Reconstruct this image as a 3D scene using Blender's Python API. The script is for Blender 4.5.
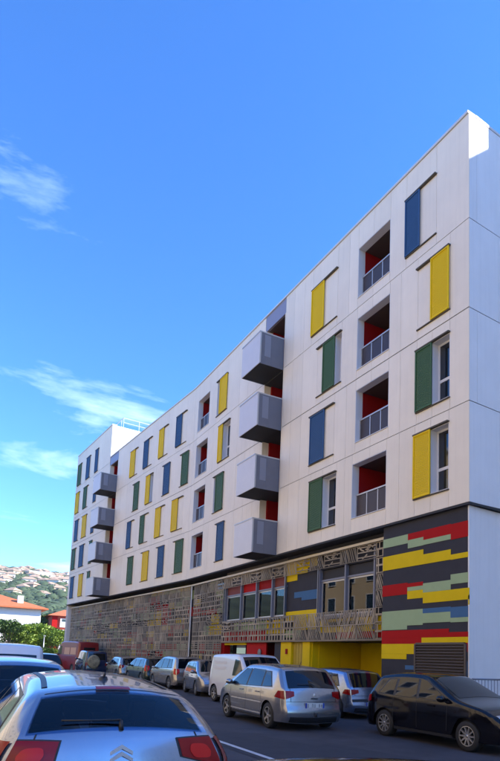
import bpy, bmesh, math, random
from mathutils import Vector, Matrix, noise
R = math.radians
random.seed(7)
scene = bpy.context.scene
for o in list(bpy.data.objects): bpy.data.objects.remove(o)
col = scene.collection

# ------------------------------------------------------------------ camera
cd = bpy.data.cameras.new('camera'); cam = bpy.data.objects.new('camera', cd); col.objects.link(cam)
PITCH, ROLL, YAW = 0.1149, 0.0379, 0.5077
F_ = Vector((math.sin(YAW)*math.cos(PITCH), math.cos(YAW)*math.cos(PITCH), math.sin(PITCH)))
r0 = Vector((math.cos(YAW), -math.sin(YAW), 0)); u0 = r0.cross(F_)
rr = math.cos(ROLL)*r0 + math.sin(ROLL)*u0; uu = -math.sin(ROLL)*r0 + math.cos(ROLL)*u0
m4 = Matrix((rr, uu, -F_)).transposed().to_4x4(); m4.translation = (0, 0, 1.65)
cam.matrix_world = m4
cd.sensor_fit = 'HORIZONTAL'; cd.sensor_width = 36; cd.lens = 587.74/500*36
cd.shift_x = (250-273.3)/500; cd.shift_y = (591.55-380.5)/500
cd.clip_start = 0.05; cd.clip_end = 9000
scene.camera = cam

# ------------------------------------------------------------------ sky, sun, exposure
SUN = Vector((1.0, -0.8, 0.9)).normalized()
SUN_EL = math.asin(SUN.z); SUN_ROT = math.atan2(SUN.x, SUN.y)
world = bpy.data.worlds.new('World'); scene.world = world; world.use_nodes = True
nt = world.node_tree; N = nt.nodes; L = nt.links; N.clear()
wo = N.new('ShaderNodeOutputWorld'); bg = N.new('ShaderNodeBackground'); L.new(bg.outputs[0], wo.inputs[0])
sky = N.new('ShaderNodeTexSky'); sky.sky_type = 'NISHITA'; sky.sun_disc = False
sky.sun_elevation = SUN_EL; sky.sun_rotation = SUN_ROT; sky.air_density = 1.0; sky.dust_density = 0.05; sky.ozone_density = 2.0
hs = N.new('ShaderNodeHueSaturation'); hs.inputs['Saturation'].default_value = 1.22; hs.inputs['Value'].default_value = 1.0
L.new(sky.outputs[0], hs.inputs['Color'])
geo = N.new('ShaderNodeNewGeometry')
tc = N.new('ShaderNodeTexCoord')
# high thin clouds: noise stretched on a flat layer overhead
sep = N.new('ShaderNodeSeparateXYZ'); L.new(tc.outputs['Generated'], sep.inputs[0])
mz = N.new('ShaderNodeMath'); mz.operation = 'ADD'; mz.inputs[1].default_value = 0.10; L.new(sep.outputs['Z'], mz.inputs[0])
dx = N.new('ShaderNodeMath'); dx.operation = 'DIVIDE'; L.new(sep.outputs['X'], dx.inputs[0]); L.new(mz.outputs[0], dx.inputs[1])
dy = N.new('ShaderNodeMath'); dy.operation = 'DIVIDE'; L.new(sep.outputs['Y'], dy.inputs[0]); L.new(mz.outputs[0], dy.inputs[1])
cmb = N.new('ShaderNodeCombineXYZ'); L.new(dx.outputs[0], cmb.inputs[0]); L.new(dy.outputs[0], cmb.inputs[1])
mp = N.new('ShaderNodeMapping'); mp.inputs['Rotation'].default_value = (0, 0, R(-20)); mp.inputs['Scale'].default_value = (0.5, 1.0, 1.0); mp.inputs['Location'].default_value = (11.3025, 26.0967, 0.0)
L.new(cmb.outputs[0], mp.inputs[0])
n1 = N.new('ShaderNodeTexNoise'); n1.inputs['Scale'].default_value = 1.5; n1.inputs['Detail'].default_value = 8; n1.inputs['Roughness'].default_value = 0.6; n1.inputs['Distortion'].default_value = 0.5
L.new(mp.outputs[0], n1.inputs['Vector'])
cr = N.new('ShaderNodeValToRGB'); cr.color_ramp.elements[0].position = 0.586; cr.color_ramp.elements[1].position = 0.80
cr.color_ramp.elements[0].color = (0, 0, 0, 1); cr.color_ramp.elements[1].color = (.9, .9, .9, 1)
L.new(n1.outputs['Fac'], cr.inputs['Fac'])
mx = N.new('ShaderNodeMixRGB'); mx.inputs['Color2'].default_value = (6.2, 8.2, 9.2, 1)
tn = N.new('ShaderNodeMixRGB'); tn.blend_type = 'MULTIPLY'; tn.inputs['Fac'].default_value = 1; tn.inputs['Color2'].default_value = (0.90, 1.28, 1.84, 1)
L.new(hs.outputs[0], tn.inputs['Color1'])
L.new(cr.outputs['Color'], mx.inputs['Fac']); L.new(tn.outputs[0], mx.inputs['Color1']); L.new(mx.outputs[0], bg.inputs['Color'])
bg.inputs['Strength'].default_value = 0.11
sd = bpy.data.lights.new('sun', 'SUN'); sd.energy = 5.0; sd.angle = R(0.5); sd.color = (1, 0.93, 0.84)
so = bpy.data.objects.new('sun', sd); col.objects.link(so); so.rotation_euler = SUN.to_track_quat('Z', 'Y').to_euler()
scene.view_settings.view_transform = 'Standard'; scene.view_settings.look = 'None'
scene.view_settings.exposure = 1.08; scene.view_settings.gamma = 1.0

# ------------------------------------------------------------------ materials
def mat(name, c, rough=.6, metal=0., var=0., scale=3., bump=0., coat=0., rnd=0., spec=.5, streak=0.):
    m = bpy.data.materials.new(name); m.use_nodes = True
    n = m.node_tree.nodes; l = m.node_tree.links; b = n['Principled BSDF']
    b.inputs['Base Color'].default_value = (*c, 1); b.inputs['Roughness'].default_value = rough; b.inputs['Metallic'].default_value = metal
    b.inputs['Coat Weight'].default_value = coat; b.inputs['Coat Roughness'].default_value = .03; b.inputs['Specular IOR Level'].default_value = spec
    src = None
    if var > 0 or bump > 0 or rnd > 0:
        t = n.new('ShaderNodeTexCoord'); nz = n.new('ShaderNodeTexNoise'); nz.inputs['Scale'].default_value = scale
        nz.inputs['Detail'].default_value = 6; nz.inputs['Roughness'].default_value = .65; l.new(t.outputs['Object'], nz.inputs['Vector'])
        mr = n.new('ShaderNodeMapRange'); mr.inputs['From Min'].default_value = .3; mr.inputs['From Max'].default_value = .7
        mr.inputs['To Min'].default_value = 1-var; mr.inputs['To Max'].default_value = 1+var; l.new(nz.outputs['Fac'], mr.inputs['Value'])
        val = mr.outputs[0]
        if rnd > 0:
            oi = n.new('ShaderNodeObjectInfo'); m2 = n.new('ShaderNodeMapRange'); m2.inputs['To Min'].default_value = 1-rnd; m2.inputs['To Max'].default_value = 1+rnd
            l.new(oi.outputs['Random'], m2.inputs['Value']); mm = n.new('ShaderNodeMath'); mm.operation = 'MULTIPLY'
            l.new(val, mm.inputs[0]); l.new(m2.outputs[0], mm.inputs[1]); val = mm.outputs[0]
        if streak > 0:
            mp_ = n.new('ShaderNodeMapping'); mp_.inputs['Scale'].default_value = (9, 9, .35); l.new(t.outputs['Object'], mp_.inputs[0])
            n3 = n.new('ShaderNodeTexNoise'); n3.inputs['Scale'].default_value = 1; n3.inputs['Detail'].default_value = 5; l.new(mp_.outputs[0], n3.inputs['Vector'])
            m3 = n.new('ShaderNodeMapRange'); m3.inputs['From Min'].default_value = .48; m3.inputs['From Max'].default_value = .72; m3.inputs['To Min'].default_value = 1; m3.inputs['To Max'].default_value = 1-streak; l.new(n3.outputs['Fac'], m3.inputs['Value'])
            m4_ = n.new('ShaderNodeMath'); m4_.operation = 'MULTIPLY'; l.new(val, m4_.inputs[0]); l.new(m3.outputs[0], m4_.inputs[1]); val = m4_.outputs[0]
        vm = n.new('ShaderNodeVectorMath'); vm.operation = 'SCALE'; vm.inputs[0].default_value = c; l.new(val, vm.inputs['Scale'])
        l.new(vm.outputs[0], b.inputs['Base Color'])
        if bump > 0:
            bp = n.new('ShaderNodeBump'); bp.inputs['Strength'].default_value = bump; bp.inputs['Distance'].default_value = .02
            l.new(nz.outputs['Fac'], bp.inputs['Height']); l.new(bp.outputs[0], b.inputs['Normal'])
    return m
def glassmat(name, tint, gloss=1.0, rough=.01):
    m = bpy.data.materials.new(name); m.use_nodes = True
    n = m.node_tree.nodes; l = m.node_tree.links; n.clear()
    o = n.new('ShaderNodeOutputMaterial'); mix = n.new('ShaderNodeMixShader'); t = n.new('ShaderNodeBsdfTransparent'); g = n.new('ShaderNodeBsdfGlossy')
    t.inputs['Color'].default_value = (*tint, 1); g.inputs['Roughness'].default_value = rough; g.inputs['Color'].default_value = (gloss,)*3+(1,)
    f = n.new('ShaderNodeFresnel'); f.inputs['IOR'].default_value = 1.5
    l.new(f.outputs[0], mix.inputs[0]); l.new(t.outputs[0], mix.inputs[1]); l.new(g.outputs[0], mix.inputs[2]); l.new(mix.outputs[0], o.inputs[0])
    return m
M = {}
M['panel'] = mat('facade panel', (.86, .77, .63), .6, var=.04, scale=.9, rnd=.035, streak=.045)
M['panel_side'] = mat('side panel', (.80, .78, .76), .6, var=.04, scale=.8, rnd=.03, streak=.04)
M['render'] = mat('white render', (.60, .58, .58), .8, var=.05, scale=2)
M['backing'] = mat('joint backing', (.16, .15, .14), .8)
M['gap'] = mat('dark shutter rail', (.10, .085, .06), .8)  # dark brown of the shutter rails
M['reveal'] = mat('reveal white', (.72, .71, .72), .5)
M['frame'] = mat('window frame white', (.75, .74, .73), .4)
M['coping'] = mat('coping', (.62, .60, .58), .4)
M['dark'] = mat('interior dark', (.02, .02, .025), .7)
M['wglass'] = mat('window glass', (.015, .018, .025), .04, spec=.8)
M['yellow'] = mat('yellow paint', (.82, .56, .002), .6, spec=.25, var=.03)
M['green'] = mat('green paint', (.062, .13, .055), .6, spec=.25, var=.04)
M['blue'] = mat('blue paint', (.038, .10, .22), .6, spec=.25, var=.04)
M['red'] = mat('red wall', (.27, .006, .006), .7, spec=.2, var=.08)
M['sred'] = mat('stripe red', (.40, .004, .003), .7, spec=.2, var=.04)
M['syel'] = mat('stripe yellow', (.70, .50, .002), .7, spec=.2, var=.04)
M['sblue'] = mat('stripe blue', (.055, .14, .28), .7, spec=.2, var=.04)
M['smint'] = mat('stripe mint', (.33, .44, .25), .7, spec=.2, var=.04)
M['sgrey'] = mat('stripe grey', (.040, .040, .050), .7, spec=.2, var=.08)
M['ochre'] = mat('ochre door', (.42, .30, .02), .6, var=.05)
M['bgrey'] = mat('balcony sheet', (.66, .62, .60), .45, metal=.1, var=.03)
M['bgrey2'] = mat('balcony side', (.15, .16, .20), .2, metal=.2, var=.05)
M['bgrey3'] = mat('door through glass', (.22, .23, .28), .25)
M['rail'] = mat('rail', (.50, .49, .48), .35, metal=.4)
M['railp'] = mat('rail panel', (.06, .045, .045), .4, spec=.3, var=.05)
M['hdr'] = mat('header grey blue', (.27, .26, .33), .4)
M['screen'] = mat('screen bronze', (.28, .23, .16), .6, metal=.0, var=.25, scale=1.2, rnd=.35)
M['scrtop'] = mat('screen top strip', (.62, .54, .40), .4, var=.05)
M['mull'] = mat('mullion', (.16, .17, .22), .4)
M['louv'] = mat('louver brown', (.075, .058, .05), .5)
M['curtain'] = mat('blind', (.45, .42, .33), .8, var=.2, scale=2)
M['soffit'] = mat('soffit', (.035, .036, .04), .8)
M['roof'] = mat('roof gravel', (.35, .33, .31), .9)
M['asphalt'] = mat('asphalt', (.052, .048, .055), .85, var=.38, scale=.8, bump=.0)
M['patch'] = mat('asphalt patch', (.034, .033, .040), .8, var=.2, scale=3)
M['pave'] = mat('pavement', (.24, .23, .22), .85, var=.12, scale=2)
M['kerb'] = mat('kerb stone', (.34, .33, .32), .8, var=.1)
M['mark'] = mat('road marking', (.55, .55, .55), .7, var=.2, scale=6)
M['cream'] = mat('cream render', (.66, .50, .30), .8, var=.05, scale=.5)
M['ochrew'] = mat('ochre render', (.70, .50, .25), .8, var=.05)
M['white'] = mat('white wall', (.80, .78, .75), .8, var=.03)
M['tile'] = mat('roof tile', (.50, .14, .05), .8, var=.15, scale=2)
M['redw'] = mat('red render', (.55, .10, .05), .8, var=.05)
M['leaf'] = mat('leaf', (.20, .28, .03), .6, var=.25, scale=.8)
M['leaf2'] = mat('leaf dark', (.08, .14, .025), .6, var=.3, scale=.8)
M['leaf3'] = mat('leaf far', (.055, .085, .04), .9, var=.45, scale=.25, bump=.0)
M['bark'] = mat('bark', (.10, .07, .05), .9, var=.2)
M['tyre'] = mat('tyre', (.015, .015, .016), .7)
M['alloy'] = mat('alloy', (.42, .41, .40), .3, metal=.7)
M['plastic'] = mat('black plastic', (.018, .018, .020), .45)
M['seat'] = mat('seat fabric', (.03, .035, .05), .9)
M['lamp_red'] = mat('red lens', (.26, .003, .003), .15, spec=.4)
M['lamp_red2'] = mat('bright red lens', (.60, .012, .008), .15, spec=.4)
M['lamp_clear'] = mat('clear lens', (.45, .47, .50), .08, metal=.5, coat=1)
M['plate'] = mat('plate white', (.62, .62, .60), .4)
M['plateblue'] = mat('plate blue', (.02, .06, .35), .4)
M['chrome'] = mat('chrome', (.75, .75, .75), .38, metal=.6)
M['cglass'] = mat('car glass dark', (.004, .006, .010), .03, spec=.45)
M['cclear'] = glassmat('car glass clear', (.50, .64, .80))
M['silver'] = mat('silver paint', (.37, .37, .38), .24, metal=.85, coat=.8, var=.05, scale=3)
M['silverblue'] = mat('silver blue paint', (.27, .34, .47), .22, metal=.85, coat=.8, var=.05, scale=3)
M['ice'] = mat('ice blue paint', (.34, .37, .43), .22, metal=.80, coat=.8, var=.05, scale=3)
M['beige'] = mat('light beige paint', (.44, .41, .36), .25, metal=.75, coat=.8)
M['black'] = mat('black paint', (.004, .004, .007), .12, coat=.25, spec=.35)
M['wht'] = mat('white paint', (.68, .68, .70), .25, coat=1)
M['maroon'] = mat('maroon paint', (.23, .004, .006), .35, coat=.6)
M['dgreen'] = mat('dark green paint', (.02, .035, .025), .25, coat=1)
M['dblue'] = mat('dark blue paint', (.012, .025, .07), .2, coat=1)
M['camo'] = mat('spare cover', (.30, .26, .16), .7, var=.6, scale=5)
M['steel'] = mat('galvanised steel', (.22, .22, .24), .4, metal=.7)

# ------------------------------------------------------------------ helpers
def tag(o, label=None, cat=None, group=None, kind=None):
    if label: o['label'] = label
    if cat: o['category'] = cat
    if group: o['group'] = group
    if kind: o['kind'] = kind
    return o
def empty(name, loc=(0, 0, 0), rz=0, parent=None):
    o = bpy.data.objects.new(name, None); col.objects.link(o); o.location = loc; o.rotation_euler = (0, 0, rz); o.parent = parent
    o.empty_display_size = .3
    return o
def linkmesh(name, me, parent=None, loc=(0, 0, 0), rz=0):
    o = bpy.data.objects.new(name, me); col.objects.link(o); o.location = loc; o.rotation_euler = (0, 0, rz); o.parent = parent
    return o
class MB:
    def __init__(s): s.v = []; s.f = []; s.m = []; s.mats = []; s.sm = []
    def mi(s, m):
        if m not in s.mats: s.mats.append(m)
        return s.mats.index(m)
    def add(s, vs, fs, m, smooth=False):
        b = len(s.v); s.v += [tuple(v) for v in vs]; i = s.mi(m)
        for f in fs: s.f.append(tuple(b+k for k in f)); s.m.append(i); s.sm.append(smooth)
    def box(s, x0, x1, y0, y1, z0, z1, m, mtx=None):
        v = [(x, y, z) for x in (x0, x1) for y in (y0, y1) for z in (z0, z1)]
        if mtx: v = [mtx @ Vector(p) for p in v]
        s.add(v, [(0, 1, 3, 2), (4, 6, 7, 5), (0, 4, 5, 1), (2, 3, 7, 6), (0, 2, 6, 4), (1, 5, 7, 3)], m)
    def quad(s, a, b, c, d, m): s.add([a, b, c, d], [(0, 1, 2, 3)], m)
    def tube(s, a, b, r1, r2, m, n=8):
        a = Vector(a); b = Vector(b); d = (b-a).normalized()
        p = d.orthogonal().normalized(); q = d.cross(p); vs = []
        for c, r in ((a, r1), (b, r2)):
            for i in range(n):
                t = 2*math.pi*i/n; vs.append(c + p*math.cos(t)*r + q*math.sin(t)*r)
        fs = [(i, (i+1) % n, n+(i+1) % n, n+i) for i in range(n)] + [tuple(range(n))[::-1], tuple(range(n, 2*n))]
        s.add(vs, fs, m, True)
    def grid(s, rows, m, smooth=True, skip=None, flip=False):
        nr = len(rows); nc = len(rows[0]); b = []
        for i in range(nr-1):
            for j in range(nc-1):
                if skip and skip(i, j): continue
                q = (i*nc+j, i*nc+j+1, (i+1)*nc+j+1, (i+1)*nc+j)
                b.append(q[::-1] if flip else q)
        s.add([p for r in rows for p in r], b, m, smooth)
    def lathe(s, prof, m, n=24, ctr=(0, 0, 0), axis='Y'):
        vs = []
        for (r, h) in prof:
            for i in range(n):
                t = 2*math.pi*i/n
                if axis == 'Y': vs.append((ctr[0]+r*math.cos(t), ctr[1]+h, ctr[2]+r*math.sin(t)))
                else: vs.append((ctr[0]+r*math.cos(t), ctr[1]+r*math.sin(t), ctr[2]+h))
        fs = [(k*n+i, k*n+(i+1) % n, (k+1)*n+(i+1) % n, (k+1)*n+i) for k in range(len(prof)-1) for i in range(n)]
        s.add(vs, fs, m, True)
    def mesh(s, name):
        me = bpy.data.meshes.new(name); me.from_pydata(s.v, [], s.f)
        for m in s.mats: me.materials.append(m)
        me.polygons.foreach_set('material_index', s.m); me.polygons.foreach_set('use_smooth', s.sm); me.update()
        return me
    def build(s, name, parent=None, loc=(0, 0, 0), rz=0): return linkmesh(name, s.mesh(name), parent, loc, rz)
# facade frames: local x = into the building, local y = along the facade
class Frame:
    def __init__(s, root, o, rz): s.root = root; s.o = o; s.rz = rz
    def put(s, name, mb, parent=None):
        if parent is not None and parent is not s.root:
            return mb.build(name, parent)          # parent already sits in this frame
        return mb.build(name, s.root, (s.o[0], s.o[1], 0), s.rz)
    def box(s, name, o0, o1, t0, t1, z0, z1, m, parent=None):
        b = MB(); b.box(o0, o1, t0, t1, z0, z1, m); return s.put(name, b, parent)

# ------------------------------------------------------------------ ground
g = MB(); xs = [-3000, -60, -1.9]
g.quad((-880, -150, 0), (1180, -150, 0), (1180, 1700, 0), (-880, 1700, 0), M['asphalt'])
tag(g.build('road'), kind='structure')
g = MB(); g.box(11.95, 60, -60, 66, .0, .12, M['pave']); g.box(11.80, 11.95, -60, 66, .0, .125, M['kerb'])
tag(g.build('pavement'), kind='structure')
g = MB(); g.box(-12, -1.35, -60, 66, .0, .12, M['pave']); g.box(-1.35, -1.2, -60, 66, .0, .125, M['kerb'])
tag(g.build('pavement'), kind='structure')
g = MB()
for y in (4.05, 9.0, 14.2): g.box(1.9, 2.62, y, y+.08, .004, .008, M['mark'])
for k in range(9): g.box(4.9, 5.0, 2+k*6.0, 5+k*6.0, .004, .008, M['mark'])
tag(g.build('road_marking'), kind='structure')
# asphalt grain
mn = M['asphalt'].node_tree; n2 = mn.nodes.new('ShaderNodeTexNoise'); n2.inputs['Scale'].default_value = 45; n2.inputs['Detail'].default_value = 4
tcx = mn.nodes.new('ShaderNodeTexCoord'); mn.links.new(tcx.outputs['Object'], n2.inputs['Vector'])
bp = mn.nodes.new('ShaderNodeBump'); bp.inputs['Strength'].default_value = .5; bp.inputs['Distance'].default_value = .01
mn.links.new(n2.outputs['Fac'], bp.inputs['Height']); mn.links.new(bp.outputs[0], mn.nodes['Principled BSDF'].inputs['Normal'])

rgp = random.Random(9)
for i in range(7):
    x, y, w, h_ = rgp.uniform(2.5, 8), rgp.uniform(5, 26), rgp.uniform(.5, 1.2), rgp.uniform(1.0, 3.5)
    g = MB(); pts_ = [(x+w*math.cos(t)*(1+.12*rgp.random()), y+h_*math.sin(t)*(1+.12*rgp.random()), .004+i*.0006) for t in [k*math.pi/4+.4 for k in range(8)]]
    g.add(pts_, [tuple(range(8))], M['patch']); tag(g.build('road_patch'), kind='structure')
# ------------------------------------------------------------------ the apartment building
CX, CY, K, ANG = 12.27, 11.18, 21.57, 0.0787
ZJ = [6.16, 9.08, 11.87, 14.65, 18.05]
WZ = [(6.70, 8.70), (9.46, 11.45), (12.20, 14.22), (15.02, 17.02)]   # window bands bottom to top
bld = tag(empty('apartment_building', (CX, CY, 0)), 'long white panelled apartment block with coloured sliding shutters above a bronze patterned screen', 'building')
FA = Frame(bld, (0, 0), 0); FB = Frame(bld, (0, K), ANG)
bld2 = tag(empty('apartment_building', (CX, CY, 0)), 'taller white end block at the far left of the facade, with rooftop railing', 'building')
FT = Frame(bld2, (0, K), ANG)
shut_cache = {}
def shutter(fr, t0, t1, z0, z1, colr):
    key = (round(t1-t0, 2), round(z1-z0, 2), colr)
    if key not in shut_cache:
        w, h = t1-t0, z1-z0; m = M[colr]; e = .045
        b = MB(); b.box(-.085, -.045, 0, e, 0, h, m); b.box(-.085, -.045, w-e, w, 0, h, m); b.box(-.085, -.045, e, w-e, 0, e, m); b.box(-.085, -.045, e, w-e, h-e, h, m)
        me = b.mesh('shutter'); b = MB(); n = int((h-2*e)/.05)
        for i in range(n):
            z = e+(i+.1)*(h-2*e)/n; d = (h-2*e)/n*.86
            b.add([(-.050, e, z), (-.060, e, z+.006), (-.056, e, z+d), (-.050, e, z+d), (-.050, w-e, z), (-.060, w-e, z+.006), (-.056, w-e, z+d), (-.050, w-e, z+d)],
                  [(0, 1, 5, 4), (1, 2, 6, 5), (2, 3, 7, 6)], m)
        shut_cache[key] = (me, b.mesh('slat'))
    a, s = shut_cache[key]
    ca, sa = math.cos(fr.rz), math.sin(fr.rz)
    o = linkmesh('shutter', a, fr.root, (fr.o[0]-sa*t0, fr.o[1]+ca*t0, z0), fr.rz)
    so_ = linkmesh('slats', s, o); return o
def rails(fr, t0, t1, z0, z1, par):
    fr.box('shutter_rail', -.095, -.001, t0, t1, z1+.002, z1+.045, M['gap'], par)
    fr.box('shutter_rail', -.05, -.001, t0, t1, z0-.035, z0-.002, M['gap'], par)
def window_open(fr, t0, t1, z0, z1):
    f = MB(); d0, d1 = .24, .30; e = .06; m = M['frame']
    f.box(d0, d1, t0+.02, t0+.02+e, z0+.02, z1-.02, m); f.box(d0, d1, t1-.02-e, t1-.02, z0+.02, z1-.02, m)
    f.box(d0, d1, t0+.02+e, t1-.02-e, z0+.02, z0+.02+e, m); f.box(d0, d1, t0+.02+e, t1-.02-e, z1-.02-e, z1-.02, m)
    zm = z0+.72; f.box(d0, d1, t0+.02+e, t1-.02-e, zm, zm+.09, m)
    w = fr.put('window', f)
    for a, b in ((z0+.08, zm), (zm+.09, z1-.08)):
        p = MB(); p.box(.265, .275, t0+.081, t1-.081, a, b, M['wglass']); p.build('pane', w)
    return w
def reveal(fr, t0, t1, z0, z1, d, m):
    b = MB(); b.box(.003, d, t0, t0+.018, z0, z1, m); b.box(.003, d, t1-.018, t1, z0, z1, m)
    b.box(.003, d, t0+.018, t1-.018, z1-.018, z1, m); b.box(-.03, d, t0+.018, t1-.018, z0, z0+.02, m)
    return fr.put('reveal', b)
def loggia(fr, t0, t1, z0, z1):
    reveal(fr, t0, t1, z0, z1, .30, M['reveal'])
    b = MB(); D = 1.9
    b.box(.30, D, t1-.02, t1+.04, z0, z1, M['red']); b.box(.30, D, t0-.04, t0+.02, z0, z1, M['red'])
    b.box(D, D+.06, t0-.04, t1+.04, z0, z1, M['red']); b.box(.30, D, t0, t1, z1-.02, z1+.04, M['louv']); b.box(.30, D, t0, t1, z0-.04, z0+.015, M['pave'])
    lg = fr.put('loggia', b)
    b = MB(); b.box(D-.05, D-.01, t0+.45, t1-.45, z0+.02, z1-.25, M['frame']); b.box(D-.06, D-.05, t0+.52, t1-.52, z0+.1, z1-.33, M['wglass']); b.build('glass_door', lg)
    r = MB(); r.box(.17, .23, t0+.02, t1-.02, z0+.86, z0+.91, M['rail']); r.box(.18, .22, t0+.02, t1-.02, z0+.08, z0+.11, M['rail'])
    n = 3
    for i in range(n+1):
        t = t0+.05+(t1-t0-.1)*i/n; r.box(.18, .22, t-.02, t+.02, z0+.02, z0+.86, M['rail'])
    rl = fr.put('railing', r)
    for i in range(n):
        a = t0+.05+(t1-t0-.1)*i/n+.025; c = t0+.05+(t1-t0-.1)*(i+1)/n-.025
        p = MB(); p.box(.195, .205, a, c, z0+.12, z0+.85, M['railp']); p.build('railing_panel', rl)

BANDS = [(ZJ[i], ZJ[i+1]) for i in range(4)]
def facade(fr, lines, units, bands, wz, tb, te, voids=()):
    """units: per band list of (kind, ...) ; panels cut around them"""
    wall = MB()
    for r, (za, zb_) in enumerate(bands):
        U = units[r]; ed = set([tb, te])
        solid = []          # (t0,t1,holes?)
        for u in U: ed.add(u[0]); ed.add(u[1])
        for v in voids: ed.add(v[0]); ed.add(v[1])
        for u in U:
            for x in u[3]: ed.add(x)
        for l_ in lines:
            if all(abs(l_-e) > .42 for e in ed): ed.add(l_)
        ed = sorted(ed)
        wz0, wz1 = wz[r]
        gapb = .045 if (abs(za-ZJ[2]) < .01) else .022
        for a, b in zip(ed[:-1], ed[1:]):
            if b-a < .02: continue
            mid = (a+b)/2
            if any(v[0] < mid < v[1] for v in voids): continue
            inu = [u for u in U if u[0] < mid < u[1]]
            zs = [(za+gapb/2, zb_-.011, True)]
            if inu:
                u = inu[0]; hole = any(h[0]-1e-6 <= mid <= h[1]+1e-6 for h in u[2])
                zs = [(za+gapb/2, wz0-.006, True), (wz1+.006, zb_-.011, True)]
                if not hole: zs.append((wz0+.006, wz1-.006, True))
                a_ = max(a, tb+.06); wall.box(.022, .35, a_, b, za, wz0, M['backing']); wall.box(.022, .35, a_, b, wz1, zb_, M['backing'])
                if not hole: wall.box(.022, .35, a_, b, wz0, wz1, M['backing'])
            else: wall.box(.022, .35, max(a, tb+.06), b, za, zb_, M['backing'])
            for z0, z1, _ in zs:
                fr.box('facade_panel', 0, .019, a+.005, b-.005, z0, z1, M['panel'])
    fr.put('wall', wall)
    for r, U in enumerate(units):
        wz0, wz1 = wz[r]
        for u in U:
            t0, t1, holes, edges, kind, sh = u
            if kind == 'L': loggia(fr, t0, t1, wz0, wz1); continue
            for h in holes: reveal(fr, h[0], h[1], wz0, wz1, .32, M['reveal']); window_open(fr, h[0], h[1], wz0, wz1)
            s = shutter(fr, sh[0], sh[1], wz0, wz1, sh[2])
            rails(fr, t0-.02, t1+.02, wz0, wz1, None)
def W(t0, t1, s0, s1, c, opened=False, more=()):
    holes = []; edges = []
    if opened:
        if s0-t0 > .15: holes.append((t0, s0+.04)); edges.append(s0+.04)
        if t1-s1 > .15 and not more: holes.append((s1-.04, t1)); edges.append(s1-.04)
    edges += list(more)
    return (t0, t1, holes, edges, 'W', (s0, s1, c))
def LG(t0, t1): return (t0, t1, [(t0, t1)], [], 'L', None)
UA = [
 [W(.76, 2.18, 1.45, 2.18, 'yellow', True), LG(3.52, 5.40), W(6.37, 8.15, 7.23, 8.15, 'green', True), W(16.38, 17.46, 16.38, 17.20, 'blue'), LG(19.30, 21.05)],
 [W(.73, 2.12, 1.41, 2.12, 'green', True), LG(3.46, 5.28), W(6.60, 8.30, 7.21, 8.22, 'blue'), W(16.74, 18.07, 16.74, 17.67, 'green', True), LG(19.30, 21.05)],
 [W(.73, 2.10, .73, 1.48, 'yellow'), LG(3.46, 5.28), W(6.24, 7.90, 6.63, 7.43, 'green', True, (7.43,)), W(16.22, 17.65, 17.08, 17.65, 'yellow', True), LG(19.30, 21.05)],
 [W(1.31, 2.68, 2.00, 2.68, 'blue'), LG(3.50, 5.30), W(6.60, 8.40, 7.48, 8.40, 'yellow'), W(16.80, 18.21, 16.80, 17.75, 'yellow', True), LG(19.30, 21.05)]]
LA = [.28, 2.9, 4.4, 5.85, 9.05, 9.9, 13.3, 14.3, 15.3, 18.5]
facade(FA, LA, UA, BANDS, WZ, 0, K, voids=[(10.66, 12.60)])
UB = [
 [W(.64, 2.05, .64, 1.69, 'green'), W(3.51, 4.77, 3.51, 4.43, 'blue'), W(6.15, 7.53, 6.15, 7.16, 'yellow'), W(9.09, 10.2, 9.09, 10.12, 'green')],
 [W(1.0, 2.59, 1.73, 2.59, 'yellow'), W(3.83, 5.29, 4.43, 5.29, 'yellow'), W(6.65, 8.11, 7.34, 8.11, 'green'), W(9.41, 10.76, 9.99, 10.76, 'blue')],
 [W(.52, 1.74, .52, 1.44, 'green'), W(3.33, 4.51, 3.33, 4.25, 'blue'), W(6.2, 7.43, 6.68, 7.43, 'yellow', True), W(8.86, 10.1, 8.86, 9.8, 'green')],
 [W(1.12, 2.63, 1.81, 2.63, 'blue'), W(3.99, 5.45, 4.66, 5.45, 'yellow'), W(6.76, 8.27, 7.42, 8.27, 'blue'), W(9.54, 11.03, 10.07, 11.03, 'yellow')]]
facade(FB, [3.0, 5.75, 8.6, 11.5, 12.8], UB, BANDS, WZ, 0.004, 14.05)
# tower block
TB = BANDS[:3] + [(14.65, 17.65), (17.65, 20.95)]
TWZ = WZ + [(17.80, 19.85)]
UT = [
 [W(19.6, 20.5, 19.6, 20.3, 'green'), W(21.6, 23.0, 21.8, 22.9, 'yellow'), W(24.5, 25.8, 24.7, 25.7, 'blue')],
 [W(19.6, 20.5, 19.6, 20.3, 'green'), W(21.9, 23.6, 22.2, 23.4, 'blue'), W(24.6, 26.1, 24.9, 26.0, 'green')],
 [W(19.6, 20.5, 19.6, 20.3, 'blue'), W(21.8, 23.5, 22.0, 23.2, 'yellow'), W(24.4, 25.8, 24.7, 25.7, 'blue')],
 [W(19.6, 20.5, 19.6, 20.3, 'blue'), W(22.1, 23.6, 22.5, 23.5, 'green'), W(24.9, 26.2, 25.1, 26.2, 'yellow')],
 [W(19.6, 20.6, 19.7, 20.5, 'blue'), W(22.0, 23.3, 22.2, 23.2, 'blue'), W(24.8, 26.1, 25.0, 26.1, 'green')]]
facade(FT, [18.2, 21.0, 24.0], UT, TB, TWZ, 16.25, 26.55)

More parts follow.
